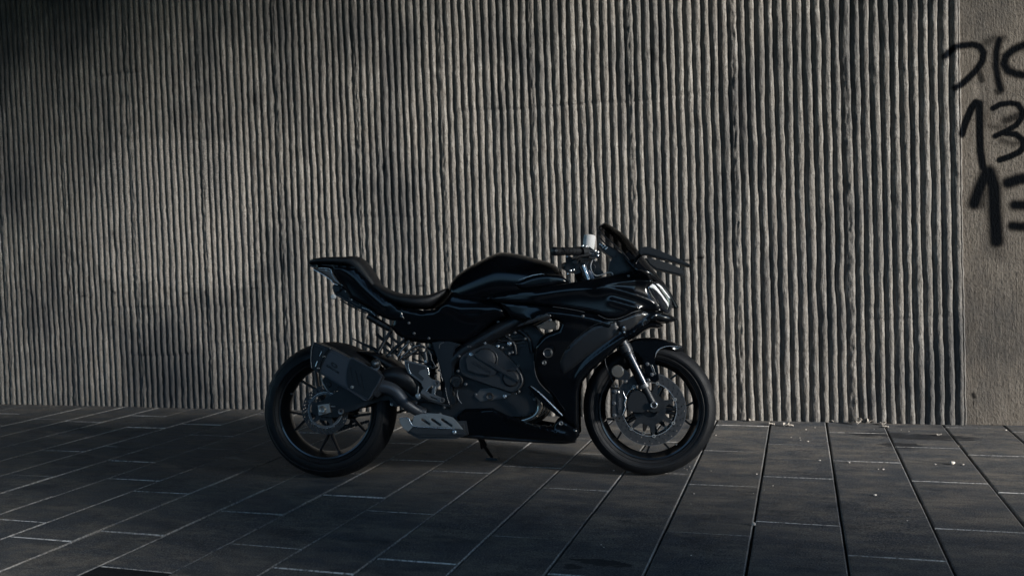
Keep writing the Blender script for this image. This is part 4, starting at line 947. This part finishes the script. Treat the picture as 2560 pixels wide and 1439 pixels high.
    tube('fairing_seam', [Pw(u, v, WF, -1, .003) for u, v in [(1530, 752), (1548, 758), (1575, 766), (1600, 773)]], .0009, ALU, BIKE, 6)
    pplate('fairing_blade', [(1319, 966), (1326, 962.5), (1345, 977), (1372, 1003), (1407, 1037), (1405, 1042), (1396, 1041), (1366, 1018), (1336, 988)], -.182, -.165, GLOSS, BIKE, .004)
    tube('blade_edge_glint', [P(u, v, -.184) for u, v in [(1327, 964), (1345, 978), (1372, 1004), (1406, 1038)]], [.0012, .0032, .0042, .0035], CHROME, BIKE, 8)  # bright strip stands in for the sun's reflection along the rounded edge
    both('belly_pan', [(1146, 1058), (1140, 1040), (1160, 1022), (1230, 1020), (1262, 1036), (1312, 1054), (1345, 1061), (1380, 1067), (1394, 1045), (1403, 1046), (1447, 1075), (1448, 1089), (1433, 1107), (1360, 1103), (1286, 1098), (1169, 1091)], WF, GLOSS, BIKE, off=-.006, rnd=.014, drop=.02, step=.010, t=.006,
         creases=[([(1270, 1044), (1340, 1066), (1416, 1088)], .010, .009)])
    loft('belly_floor', [((1150, 1070), (1160, 1091), .09), ((1290, 1085), (1290, 1099), .10), ((1400, 1092), (1400, 1106), .085), ((1440, 1090), (1440, 1104), .06)], SATIN, n=16, exp=4)
    lathe('fairing_fastener', [(.003, -.001), (.006, -.003), (.0095, -.002), (.0105, .002), (.003, .002)], Pw(1402, 1057.5, WF, -1, .003), ALU, BIKE, 20)
    for u, v in ((1336, 998), (1457, 790), (1571, 690), (1375, 800)): bolt(u, v, -(WF(*P(u, v, -.17)[[0, 2]]))-.002, .0045, ALU, BIKE, 'fairing_screw')
    INS = mat('satin_reflection_panel', (.0085, .010, .0125), .34, rvar=.05, vscale=10)
    both('fairing_reflection_panel', [(1399, 905), (1412, 878), (1440, 846), (1475, 818), (1506, 806), (1540, 802), (1548, 822), (1548, 836), (1510, 862), (1468, 890), (1430, 922), (1408, 936), (1402, 922)], WF, INS, BIKE, off=-.008, rnd=.006, drop=.005, step=.010)  # paler panel stands in for a broad reflection on the lower fairing
    both('side_intake', [(1290, 816), (1318, 800), (1345, 789), (1368, 780), (1380, 787), (1374, 794), (1344, 802), (1312, 812)], WF, mat('intake_lip', (.022, .024, .027), .30), BIKE, off=-.004, rnd=.006, drop=.005, step=.007)
    tube('fairing_seam', [Pw(u, v, WF, -1, -.004) for u, v in [(1400, 905), (1413, 877), (1441, 845), (1476, 817), (1507, 805), (1538, 801)]], .0008, DARKST, BIKE, 6)
    tube('fairing_seam', [Pw(u, v, WF, -1, .002) for u, v in [(1382, 766.5), (1410, 770), (1440, 775), (1462, 780)]], .0009, ALU, BIKE, 6)
    # frame slider
    sl_ = lathe('frame_slider', [(0, -.030), (.013, -.030), (.019, -.024), (.021, 0), (.021, .04), (0, .04)], P(1370, 882, -.205), SATIN, BIKE, 32, close=False)
    lathe('slider_ring', [(.0165, -.002), (.0185, -.0035), (.0205, -.001), (.0165, 0)], P(1369.5, 881.5, -.236), ALU, sl_, 28)
    lathe('slider_bolt', [(.003, -.001), (.007, -.003), (.010, 0), (.010, .02), (.003, .02)], P(1360, 906, -.20), ALU, sl_, 20)
    # nose cowl, screen, lamps
    def strip(name, cen, edg, ws, m, nn=24, t=.003, pw=1.0):
        cen = catmull([P(u, v, 0) for u, v in cen], 5)
        e_ = [P(u, v, -w_) for (u, v), w_ in zip(edg, ws)]; e_ = catmull(e_, 5)
        V, F = [], []
        for lay in (0, 1):
            for c_, ed in zip(cen, e_):
                for k_ in range(nn+1):
                    an = -math.pi/2+math.pi*k_/nn; y_ = abs(ed[1])*math.sin(an); f_ = (1-math.cos(an)**pw)
                    p = c_+(ed-c_)*f_; p = np.array([p[0], y_, p[2]])
                    if lay: p = p+np.array([-.75, 0, -.65])*t
                    V.append(p)
        n1 = nn+1; L0 = len(cen)*n1
        for i in range(len(cen)-1):
            for k_ in range(nn):
                a_ = i*n1+k_; F.append((a_, a_+n1, a_+n1+1, a_+1)); F.append((L0+a_, L0+a_+1, L0+a_+n1+1, L0+a_+n1))
        for i in range(len(cen)-1):
            for k_ in (0, nn):
                a_ = i*n1+k_; F.append((a_, a_+n1, L0+a_+n1, L0+a_))
        for k_ in range(nn):
            for i in (0, len(cen)-1):
                a_ = i*n1+k_; F.append((a_, a_+1, L0+a_+1, L0+a_))
        o = mesh_obj(name, V, F, m, BIKE, sharp=50)
        bm = bmesh.new(); bm.from_mesh(o.data); bmesh.ops.recalc_face_normals(bm, faces=bm.faces); bm.to_mesh(o.data); bm.free(); return o
    scr = strip('windscreen', [(1515, 557), (1540, 572), (1566, 592), (1592, 623), (1612, 648)], [(1493, 571), (1513, 592), (1538, 613), (1563, 638), (1583, 664)], [.075, .092, .108, .118, .122], SMOKE)
    tube('screen_edge', [P(u, v, -w_) for (u, v), w_ in zip([(1493, 571), (1513, 592), (1538, 613), (1563, 638), (1583, 664)], [.075, .092, .108, .118, .122])], .0028, BLK, scr, 8)
    tube('screen_edge', [P(1515, 557, 0)+np.array([0, y_, 0])*0+(P(1493, 571, -.075)-P(1515, 557, 0))*np.array([1, 0, 1])*(1-math.cos(math.asin(y_/.075)))+np.array([0, y_, 0]) for y_ in np.linspace(-.0749, .0749, 11)], .002, BLK, scr, 8, sm=1)
    strip('nose_cowl', [(1586, 617), (1600, 632), (1618, 655), (1640, 682), (1664, 712), (1682, 739), (1697, 768)], [(1560, 640), (1574, 657), (1592, 674), (1620, 684), (1652, 712), (1673, 742), (1681, 766)], [.121, .124, .125, .112, .062, .040, .026], GLOSS, t=.006)
    hl = [(1636, 704), (1646, 705), (1656, 713), (1667, 728), (1677, 744), (1680, 760), (1679, 772), (1671, 785), (1656, 778), (1649, 766), (1640, 752), (1629, 736), (1622, 721), (1622, 714.5), (1631, 707)]
    def WH(x, z): return max(.022, WF(x, z))
    lens, lens2 = both('headlight', hl, WH, mat('headlight_lens', (.012, .014, .018), .06, coat=1), BIKE, off=-.003, rnd=.012, drop=.010, step=.006, sm=2)
    for px_ in ([(1623.6, 715.5), (1631, 709), (1638, 713), (1649, 727), (1660, 742), (1671, 758), (1671.5, 767), (1664.5, 756), (1654.5, 741), (1642, 727), (1632, 719.5), (1624.6, 717.5)],
                [(1640.5, 709), (1647, 709.5), (1655, 716.5), (1666, 731), (1675.5, 744), (1673, 745), (1663, 732), (1653, 720), (1645, 713.5)]):
        o, L = shell('lamp_reflection_strip', px_, WH, LENSW, lens, -1, off=.001, t=.004, rnd=.004, drop=.002, step=.005)
        shell('lamp_reflection_strip', px_, WH, LENSW, lens2, 1, off=.001, t=.004, rnd=.004, drop=.002, step=.005, local=L)
    tube('headlight_rim', [Pw(u, v, WH, -1, 0) for u, v in [(1622.5, 716), (1622, 722), (1628, 735), (1639, 751), (1648, 765)]], .0012, CHROME, lens, 6)
    tube('headlight_rim', [Pw(u, v, WH, -1, 0) for u, v in [(1674, 771), (1675, 778), (1670, 784), (1663, 783)]], .0014, ALU, lens, 6)
    pplate('lamp_tip', [(1670, 769), (1677, 772), (1678, 775), (1674, 776), (1670, 773)], -.055, -.045, CHROME, lens, .001)
    both('fairing_badge', [(1600, 759), (1616, 761), (1634, 766), (1651, 773), (1650, 775), (1630, 770), (1612, 768)], WF, ALU, BIKE, off=.001, rnd=.004, drop=.001, step=.005)
    loft('chin_beak', [((1640, 776), (1640, 802), .11), ((1660, 782), (1655, 806), .085), ((1680, 789), (1676, 805), .05), ((1694, 797.5), (1693, 801), .012)], GLOSS, n=20, exp=2.2)
    loft('chin_intake', [((1560, 838), (1560, 858), .10), ((1590, 815), (1590, 842), .11), ((1620, 803), (1620, 823), .11), ((1645, 806), (1645, 821), .085), ((1656, 812), (1656, 817), .05)], GLOSS, n=20, exp=2.4)
    pplate('cockpit_shroud', [(1524, 655), (1531, 644), (1545, 630), (1560, 634), (1580, 650), (1596, 668), (1588, 676), (1560, 684), (1528, 690), (1521, 678)], -.07, .07, SATIN, BIKE, .01)
    ds = pplate('dashboard', [(1494, 607), (1500, 606), (1522, 617), (1546, 628), (1551, 633), (1532, 645), (1524, 640), (1505, 624), (1496, 614)], -.06, .06, SATIN, BIKE, .004)
    for u, v in ((1500, 610), (1505, 613), (1512, 615), (1514, 622), (1508, 618), (1517, 619)): bolt(u, v, -.062, .0028, CHROME, ds)
    tube('screen_stay', [P(u, v, -.05) for u, v in [(1500, 594), (1515, 610), (1540, 626), (1562, 640)]], .004, SATIN, scr, 8)
    # folding mirrors
    for y0, y1, px_, st_ in ((-.30, -.225, [(1596, 627), (1602, 620), (1612, 616), (1626, 617), (1650, 626), (1676, 637), (1706, 650), (1727, 661.5), (1728.5, 665), (1722, 665), (1690, 655), (1652, 645), (1630, 638), (1612, 634), (1602, 636)], (1600, 634)),
                             (.225, .30, [(1614, 644), (1626, 645), (1650, 651), (1680, 661), (1707, 671.5), (1713, 688), (1702, 688), (1670, 680), (1640, 673), (1622, 660)], (1612, 650))):
        mr = pplate('mirror', px_, y0, y1, BLKM, BIKE, .006)
        pr_ = [P(*st_, y0)*np.array([1, 0, 1])+np.array([0, y_, 0]) for y_ in (y0*.45, (y0+y1)/2)]
        tube('mirror_stem', [P(1588, 652, np.sign(y0)*.115), P(st_[0]+4, st_[1], (y0+y1)/2)], [.010, .009], GLOSS, mr, 10)
body()

# ================================================================= front end
def front():
    A, B_ = (1469, 680), (1634, 1011)
    def fp(t_, y_=-.098): return P(A[0]+(B_[0]-A[0])*t_, A[1]+(B_[1]-A[1])*t_, y_)
    for s_ in (-1, 1):
        y_ = s_*.098
        def q(t_):
            p = fp(t_); return np.array([p[0], y_, p[2]])
        f = tube('fork_leg', [q(-.06), q(.86)], .0225, ENG if s_ < 0 else DARKST, BIKE, 24, sm=1)
        f.data.materials[0] = mat('fork_tube', (.075, .075, .08), .24, metal=1) if s_ < 0 else DARKST
        for t0, t1, rr, m_ in ((.50, .545, .0255, DARKST), (.55, .60, .0285, DARKST), (.605, .625, .0255, SATIN), (.845, .87, .0245, ALU), (.40, .50, .0275, SATIN)):
            tube('fork_collar', [q(t0), q(t1)], rr, m_, f, 24, sm=1)
        st_ = tube('fork_stanchion', [q(.86), q(1.0)], [.0155, .0175], SATIN, f, 20, sm=1)
        fo = plate('fork_foot', [(p[0], p[2]) for p in catmull([P(u, v, -.098) for u, v in [(1612, 985), (1622, 978), (1640, 985), (1652, 1004), (1650, 1022), (1634, 1030), (1618, 1024), (1606, 1030), (1580, 1028), (1568, 1015), (1575, 985), (1595, 975)]], 3, True)], y_-.010 if s_ < 0 else y_-.010, y_+.010 if s_ < 0 else y_+.010, BLKM, f, .004)
    lathe('front_axle', [(.0105, 0), (.0105, -.010), (.0125, -.012), (.0150, -.010), (.0155, 0), (.0155, .02), (.0105, .02)], P(1634.7, 1011.7, -.118), CHROME, FWH, 32)
    cyl('axle_bore', P(1634.7, 1011.7, -.112), .0108, .01, BLK, FWH)
    # calipers
    for s_ in (-1, 1):
        px_ = [(1528, 975), (1538, 972), (1552, 974), (1562, 979), (1566, 992), (1563, 1003), (1567, 1015), (1563, 1030), (1556, 1040), (1545, 1043), (1534, 1040), (1530, 1025), (1529, 1005), (1531, 990)]
        L = [(p[0], p[2]) for p in catmull([P(u, v, -.105) for u, v in px_], 3, True)]
        cb = plate('brake_caliper', [L], -.108 if s_ < 0 else .03, -.03 if s_ < 0 else .108, ENG, BIKE, .006)
        if s_ > 0: continue
        pplate('caliper_bridge', [(1544, 982), (1553, 981), (1556, 990), (1555, 1020), (1553, 1032), (1545, 1034), (1543, 1015), (1543, 995)], -.113, -.106, ENG, cb, .002, sm=2)
        tube('caliper_edge', [P(u, v, -.112) for u, v in [(1558, 979), (1561, 988), (1565, 996), (1562, 1006), (1563, 1018), (1560, 1028), (1556, 1037)]], [.0015, .0026, .003, .003, .003, .0026, .0015], CHROME, cb, 8)
        tube('caliper_edge', [P(u, v, -.110) for u, v in [(1546, 976), (1548, 983)]], .0022, CHROME, cb, 8)
        textobj('lettering', 'brembo', .0155, P(1549.5, 1008, -.1142), (0.02, 0, 1), (-1, 0, .02), GREYD, cb, bold=.0003)
        for u, v in ((1538, 979), (1536, 1038), (1535, 1008), (1564, 952)): bolt(u, v, -.112, .006, ALU, cb)
        lathe('banjo', [(.003, -.004), (.006, -.005), (.0085, -.002), (.0085, .006), (.003, .006)], P(1541, 964, -.112), ALU, cb, 16)
        for j in range(5):
            lathe('hose_spring', [(.005, -.001), (.0072, 0), (.005, .001)], P(1539+j*.8, 957+j*2.6, -.110), ENG, cb, 12, axis=(.2, 0, 1))
    tube('brake_hose', [P(u, v, -.11) for u, v in [(1512, 885), (1513, 905), (1518, 922), (1526, 940), (1533, 955)]], .0026, ENG, BIKE, 8)
    rf = lathe('side_reflector', [(0, -.006), (.024, -.005), (.0275, -.002), (.0285, .002), (.0285, .006), (0, .006)], P(1543.6, 928, -.150), REFL, BIKE, 32, close=False)
    pplate('reflector_bracket', [(1528, 925), (1560, 920), (1575, 935), (1570, 950), (1540, 948)], -.143, -.138, SATIN, rf, .001)
    bolt(1563, 952, -.135, .0055, ALU, rf)
    # steering head, clamps, bars
    fk = lambda t_, y_: np.array([fp(t_)[0], y_, fp(t_)[2]])
    up = plate('upper_yoke', [(p[0], p[2]) for p in [fk(-.05, 0)+np.array([-.055, 0, -.012]), fk(-.05, 0)+np.array([.04, 0, .012]), fk(-.01, 0)+np.array([.04, 0, .010]), fk(-.01, 0)+np.array([-.055, 0, -.018])]], -.13, .13, SATIN, BIKE, .004)
    plate('lower_yoke', [(p[0], p[2]) for p in [fk(.24, 0)+np.array([-.05, 0, -.01]), fk(.24, 0)+np.array([.04, 0, .01]), fk(.30, 0)+np.array([.04, 0, .01]), fk(.30, 0)+np.array([-.05, 0, -.01])]], -.13, .13, SATIN, BIKE, .004)
    tube('steering_stem', [(fp(-.02)[0]-.03, 0, fp(-.02)[2]-.01), (fp(.28)[0]-.03, 0, fp(.28)[2])], .03, ENGD, BIKE, 16, sm=1)
    ty_ = tube('fork_top', [P(1456, 664, -.13), P(1468.5, 697, -.13), P(1474, 712, -.13)], [.0165, .0165, .0165], CHROME, BIKE, 24, sm=1)
    ty_.data.materials[0] = mat('fork_top_metal', (.30, .30, .30), .18, metal=1)
    tube('clamp_edge', [P(1414, 676, -.11), P(1427, 705, -.12)], .0014, ALU, up, 6)
    for s_ in (-1, 1):
        def bp(u, v, y_): p = P(u, v, -abs(y_)); return np.array([p[0], y_, p[2]])
        g = s_
        hb = tube('handlebar', [bp(1462, 640, g*.14), bp(1440, 632, g*.20), bp(1400, 629, g*.335)], .0115, SATIN, BIKE, 14, sm=1)
        gr = tube('handlebar_grip', [bp(1446, 628, g*.205), bp(1444, 628, g*.21), bp(1418, 628, g*.27), bp(1404, 628, g*.315), bp(1402, 628, g*.325)], [.0215, .0185, .0165, .0165, .018], RUBBER, hb, 20, sm=3)
        for j in range(5): 
            f_ = j/4; lathe('grip_rib', [(.0165, -.001), (.0182, 0), (.0165, .001)], bp(1408+f_*34, 628, g*(.31-.10*f_)), RUBBER, gr, 20, axis=bp(1444, 628, g*.21)-bp(1404, 628, g*.315))
        be = tube('bar_end', [bp(1401, 628, g*.325), bp(1397, 628, g*.33), bp(1390, 628, g*.345), bp(1384, 628, g*.36), bp(1382, 628, g*.364)], [.0135, .0185, .0190, .0185, .014], SATIN, hb, 20, sm=2)
        sw = tube('switch_housing', [bp(1450, 630, g*.20), bp(1463, 630, g*.17), bp(1474, 632, g*.15)], [.024, .027, .022], SATIN, hb, 14, sm=2)
        lv = tube('brake_lever' if g < 0 else 'clutch_lever', [bp(1482, 634, g*.16), bp(1470, 637, g*.20), bp(1450, 641, g*.27), bp(1428, 646, g*.33)], [.008, .0065, .0055, .005], SATIN, hb, 10)
        if g > 0: continue
        lathe('bar_end_bolt', [(0, -.001), (.004, -.002), (.0055, 0), (.0055, .003), (0, .003)], bp(1390, 626.5, -.378), ALU, be, 12, close=False)
        mc = pplate('brake_master_cylinder', [(1456, 619), (1474, 616), (1487, 626), (1499, 630), (1501, 638), (1495, 645), (1478, 642), (1460, 640), (1455, 630)], -.185, -.150, SATIN, hb, .004)
        for pts, r_, m_ in (([(1456, 633.5), (1468, 632.5), (1478, 633), (1485, 634)], .0018, CHROME), ([(1473, 630), (1478, 627), (1486, 629), (1492, 633)], .0025, ALU), ([(1473, 642), (1480, 644), (1492, 643)], .0018, ALU)):
            tube('lever_edge', [P(u, v, -.188) for u, v in pts], r_, m_, mc, 8)
        for u, v in ((1456, 615), (1460, 618), (1465, 616), (1488, 627), (1494, 630), (1449, 642), (1462, 637), (1494, 638)): bolt(u, v, -.188, .0032, CHROME, mc)
        # adjuster ribs and clutter below the bars
        for j in range(7): tube('hose_coil', [P(1455+j*2.6, 650+j*.5, -.17), P(1452+j*2.6, 656+j*.8, -.17)], .0022, SATIN if j % 2 else DARKST, mc, 6)
        pplate('bar_clamp', [(1413, 643), (1425, 640), (1446, 652), (1458, 660), (1448, 672), (1432, 682), (1416, 678), (1408, 672), (1414, 662), (1416, 655)], -.14, -.10, SATIN, hb, .006)
        tube('clamp_trim', [P(u, v, -.146) for u, v in [(1422, 684), (1430, 679), (1440, 676)]], .002, ALU, hb, 8)
        cyl('ignition_barrel', P(1438, 655, -.14), .012, .02, DARKST, hb)
        for u, v in ((1426, 676), (1434, 674), (1420, 684), (1418, 641)): bolt(u, v, -.146, .0032, CHROME, hb)
        pplate('wiring_block', [(1446, 646), (1478, 648), (1496, 652), (1499, 668), (1508, 680), (1500, 690), (1478, 696), (1468, 668), (1450, 664)], -.10, -.04, ENGD, hb, .006)
        tube('cable', [P(u, v, -.16) for u, v in [(1490, 652), (1483, 649), (1478, 658), (1477, 670), (1483, 684), (1492, 689), (1505, 686), (1517, 682), (1528, 681), (1533, 687)]], .0026, mat('pale_cable', (.42, .42, .42), .4), hb, 8)
        tube('cable', [P(u, v, -.14) for u, v in [(1480, 662), (1486, 662), (1488, 670), (1485, 680)]], .002, DARKST, hb, 8)
        cyl('reservoir', P(1474, 607, -.155), .019, .03, SATIN, mc, axis=(0, 0, 1))
        # towelling sleeve on the reservoir
        pr_ = [(0, .034), (.018, .034), (.0245, .031), (.0262, .026), (.0262, .006), (.0268, 0), (.0262, -.008), (.0265, -.024), (.024, -.030), (.020, -.031)]
        lathe('reservoir_sleeve', pr_, P(1472.5, 606, -.155), WHITE, mc, 32, axis=(.16, 0, 1), close=False)
    # fender
    cen = [(1563, 862), (1575, 851), (1598, 844.5), (1625, 843), (1650, 845.5), (1678, 853), (1698, 861), (1712, 867)]
    wd = [.035, .050, .058, .062, .064, .060, .045, .018]
    C_ = catmull([P(u, v, 0) for u, v in cen], 5); Wd = catmull([np.array([x]) for x in wd], 5); V, F = [], []; nn = 20
    for lay in (0, 1):
        for c_, w_ in zip(C_, Wd):
            rd = np.array([c_[0]-FC[0], 0, c_[2]-FC[2]]); rd /= np.linalg.norm(rd)
            for k_ in range(nn+1):
                t_ = -1+2*k_/nn; V.append(c_+rd*(-.030*abs(t_)**2.4-.004*lay)+np.array([0, w_[0]*math.sin(t_*1.35)/math.sin(1.35), 0]))
    n1 = nn+1; L0 = len(C_)*n1
    for i in range(len(C_)-1):
        for k_ in range(nn):
            a_ = i*n1+k_; F.append((a_, a_+n1, a_+n1+1, a_+1)); F.append((L0+a_, L0+a_+1, L0+a_+n1+1, L0+a_+n1))
        for k_ in (0, nn): a_ = i*n1+k_; F.append((a_, a_+n1, L0+a_+n1, L0+a_))
    fd = mesh_obj('front_fender', V, F, GLOSS, BIKE, sharp=60)
    bm = bmesh.new(); bm.from_mesh(fd.data); bmesh.ops.recalc_face_normals(bm, faces=bm.faces); bm.to_mesh(fd.data); bm.free()
    for s_ in (-1, 1):
        L = [P(u, v, -.072) for u, v in [(1568, 862), (1590, 852), (1640, 852), (1678, 858), (1706, 867), (1690, 864.5), (1666, 865), (1648, 872), (1639, 884), (1637, 905), (1642, 925), (1646, 938), (1641, 944), (1632, 938), (1622, 940), (1612, 928), (1603, 900), (1596, 884), (1580, 876)]]
        o = plate('fender_side', [(p[0], p[2]) for p in L], s_*.072-.005, s_*.072+.005, GLOSS, fd, .004)
    pplate('fork_cover', [(1604, 893), (1618, 886), (1632, 890), (1637, 910), (1646, 936), (1648, 948), (1636, 956), (1622, 948), (1612, 930)], -.112, -.078, GLOSS, fd, .005)
    for u, v in ((1618.5, 909.5), (1629.5, 936), (1621, 950)): bolt(u, v, -.1135, .0055, ALU, fd)
    tube('fender_edge', [P(u, v, -.079) for u, v in [(1704, 866.5), (1690, 864.5), (1668, 865), (1650, 871), (1641, 881), (1638, 893)]], [.0008, .0018, .0022, .0028, .0028, .001], CHROME, fd, 8)
    for dd in (0, 4):
        tube('fork_cover_mark', [P(u+dd, v, -.1132) for u, v in [(1626, 911), (1630, 920), (1633, 930), (1637, 935)]], .0010, CHROME, fd, 6)
    ind = lathe('turn_signal', [(0, -.012), (.006, -.010), (.009, -.003), (.009, .004), (0, .004)], P(1560, 823, -.20), LAMPG, BIKE, 16, axis=(.25, 1, 0), close=False)
    ind.scale = (1, 1, 1)
    tube('signal_stalk', [P(1558, 815, -.165), P(1560, 822, -.19), P(1560, 833, -.19)], [.010, .009, .005], SATIN, BIKE, 10)
    for j in range(3): lathe('signal_led', [(0, -.004), (.004, -.003), (.005, .001), (0, .001)], P(1559.5+j*.4, 818+j*6, -.206), CHROME, ind, 10, close=False)
    # side stand on the far side
    f0, f1 = P(1186, 1088, .06), P(1229, 1147, .0)
    gx, gy = gnd(1230, 1148); gl = BM.T @ (np.array([gx, gy, 0.012])-BORG)
    k0 = np.array([P(1182, 1070, .10)[0], .10, P(1182, 1070, .10)[2]])
    ss = tube('side_stand', [k0, k0+(gl-k0)*.5, gl], [.013, .010, .008], SATIN, BIKE, 10, sm=1)
    n_ = np.array([_bx @ _bx, 0, 0])
    wl = gl; V = []
    ft = []
    for dx, dy, dz in ((-.03, -.016, 0), (.035, -.016, 0), (.035, .02, 0), (-.03, .02, 0)):
        pw = np.array([gx+dx, gy+dy, .002]); ft.append(BM.T @ (pw-BORG)); 
    for dx, dy, dz in ((-.03, -.016, 0), (.035, -.016, 0), (.035, .02, 0), (-.03, .02, 0)):
        pw = np.array([gx+dx*.8, gy+dy*.8, .012]); ft.append(BM.T @ (pw-BORG))
    mesh_obj('stand_foot', ft, [(3, 2, 1, 0), (4, 5, 6, 7), (0, 1, 5, 4), (1, 2, 6, 5), (2, 3, 7, 6), (3, 0, 4, 7)], SATIN, ss, smooth=False)
    tube('stand_spring', [k0+(gl-k0)*.12+np.array([.02, -.012, .0]), k0+(gl-k0)*.55+np.array([.014, -.012, 0])], .006, ENGD, ss, 8, sm=1)
    tube('stand_tang', [k0+(gl-k0)*.42, k0+(gl-k0)*.60+np.array([-.012, -.01, -.01])], .006, SATIN, ss, 8, sm=1)
front()
# BIKE-END

# ------------------------------------------------------------------ small litter on the paving
PEB = mat('pale_pebble', (.66, .60, .53), .8, bump=.6, bscale=300, var=.25, vscale=90)
DRY = mat('dry_leaf', (.42, .38, .33), .8, bump=.8, bscale=140, var=.4, vscale=60)
DRK = mat('dark_clod', (.02, .02, .021), .9, bump=.8, bscale=120)
def lump(name, u, v, r_, m, flat=.55, sub=2, jag=.45):
    x, y = gnd(u, v); bm = bmesh.new(); bmesh.ops.create_icosphere(bm, subdivisions=sub, radius=1)
    sd_ = rng.uniform(0, 99); sx, sy_ = rng.uniform(.8, 1.5), rng.uniform(.7, 1.1); an = rng.uniform(0, 3)
    for q in bm.verts:
        q.co *= 1+jag*noise.noise(q.co*1.3+Vector((sd_, 0, 0)))
        q.co = Vector((q.co.x*r_*sx, q.co.y*r_*sy_, q.co.z*r_*flat)); q.co.rotate(Matrix.Rotation(an, 3, 'Z'))
    zmin = min(q.co.z for q in bm.verts)
    for q in bm.verts: q.co.z -= zmin
    me = bpy.data.meshes.new(name); bm.to_mesh(me); bm.free(); o = bpy.data.objects.new(name, me); C.objects.link(o); o.location = (x, y, .0006); me.materials.append(m)
    me.polygons.foreach_set('use_smooth', [True]*len(me.polygons)); return o
k5 = lambda x, y: (1920+x/3.278, 1000+y/3.278)
k4 = lambda x, y: (1500+x/3.278, 1000+y/3.278)
PB = [(k5(x, y), r_) for x, y, r_ in [(310, 242, 5), (385, 226, 4.5), (190, 305, 4.5), (262, 310, 4), (268, 328, 4), (328, 340, 6), (423, 496, 6.5), (665, 514, 8), (905, 567, 4), (945, 570, 6), (1092, 245, 4.5), (1155, 257, 3.5), (1370, 528, 7), (1600, 530, 7), (1950, 248, 6), (1142, 990, 4.5), (1565, 377, 4), (870, 238, 3)]]
PB += [(k4(x, y), r_) for x, y, r_ in [(950, 288, 4.5), (1285, 607, 5), (770, 768, 4.5), (735, 545, 3.5), (713, 570, 3), (690, 560, 3), (750, 578, 3), (742, 556, 2.5), (113, 578, 6), (910, 580, 3), (1258, 765, 2.5), (745, 850, 2.5), (1418, 702, 3.5), (1345, 735, 2.5)]]
PB += [((1728, 1388), 3), ((290, 1119), 3), ((575, 1254), 3), ((1503, 1362), 4), ((1510, 1368), 3)]
for (u, v), r_ in PB:
    lab_ = ('tiny pale pebble in the sprinkle of grit just right of the front tyre foot' if 1700 < u < 1735 and 1160 < v < 1182 else
            'tiny pale pebble on the slabs close to the foot of the ribbed wall' if v < 1108 and u > 1780 else
            'tiny pale pebble on the right-hand slabs, well away from the wall' if u > 1850 and v > 1108 else
            'tiny pale pebble on the foreground slabs below the motorcycle')
    tag(lump('pebble', u, v, r_*.00068, PEB), lab_, 'pebble', 'pale pebbles scattered on the paving')
tag(lump('pebble', *k5(1512, 526), .0085, PEB, .8), 'largest pale pebble, between two small ones on the right-hand slabs', 'pebble', 'pale pebbles scattered on the paving')
tag(lump('pebble', *k5(877, 781), .0078, PEB, .4), 'flat oval pale pebble just above a bright cross joint', 'pebble', 'pale pebbles scattered on the paving')
tag(lump('clod', *k5(1728, 178), .016, DRK, .8), 'dark clod of dirt at the foot of the smooth wall end', 'clod')
tag(lump('clod', *k4(1262, 1028), .010, DRY, .7), 'rough crumb of dirt stuck in a joint between two slabs', 'clod')
def leaf(u, v, s_, curl, lab, m=DRY, seed=1, lift=0.):
    s_ *= .68
    x, y = gnd(u, v); r2 = random.Random(seed); an = r2.uniform(0, 6.28); V, F = [], []; n = 9
    for j in range(n):
        t = j/(n-1); ww = s_*.42*math.sin(math.pi*(.04+.93*t))**.8*(1+.3*r2.uniform(-1, 1))
        for i in range(7):
            q = -1+2*i/6; z = s_*curl*(abs(q)**1.6*.5+.35*math.sin(t*3.1+q))+.002+s_*.06*r2.uniform(-1, 1)
            V.append(((t-.5)*s_*math.cos(an)-q*ww*math.sin(an), (t-.5)*s_*math.sin(an)+q*ww*math.cos(an), z))
    for j in range(n-1):
        for i in range(6): a = j*7+i; F.append((a, a+1, a+8, a+7))
    zm = min(v_[2] for v_ in V); V = [(a, b, c-zm+lift) for a, b, c in V]
    o = mesh_obj('dry_leaf', V, F, m, sharp=80); o.location = (x, y, .001); sol = o.modifiers.new('thick', 'SOLIDIFY'); sol.thickness = .0008
    return tag(o, lab, 'leaf', 'dry leaves blown along the foot of the wall')
leaf(*k5(730, 196), .085, .55, 'largest curled dry leaf at the foot of the ribs', seed=3)
leaf(*k5(842, 186), .07, .6, 'curled dry leaf just right of the largest one at the wall foot', seed=5)
leaf(*k5(940, 202), .06, .4, 'dry leaf lying left of a joint near the wall foot', seed=8)
leaf(*k5(962, 226), .05, .3, 'small flat dry leaf over the top of a long joint', seed=9)
leaf(*k5(30, 206), .05, .35, 'dry leaf lying on the first joint right of the front wheel', seed=12)
leaf(*k5(150, 214), .055, .6, 'folded pale dry leaf with one upright tip, in front of the ribs', seed=14)
leaf(*k5(192, 218), .035, .5, 'small dry leaf scrap beside the folded pale one', seed=15)
leaf(*k5(1392, 172), .05, .5, 'dry leaf leaning on the ribs at the head of a joint', seed=18)
leaf(*k5(1400, 288), .05, .2, 'flat brown leaf flake on the dark spill', seed=21)
leaf(*k5(520, 178), .045, .4, 'narrow dry leaf against the rib feet, left of the largest leaf', seed=25)
leaf(*k4(1240, 172), .05, .4, 'dry leaf against the rib feet nearest the front tyre', seed=27)
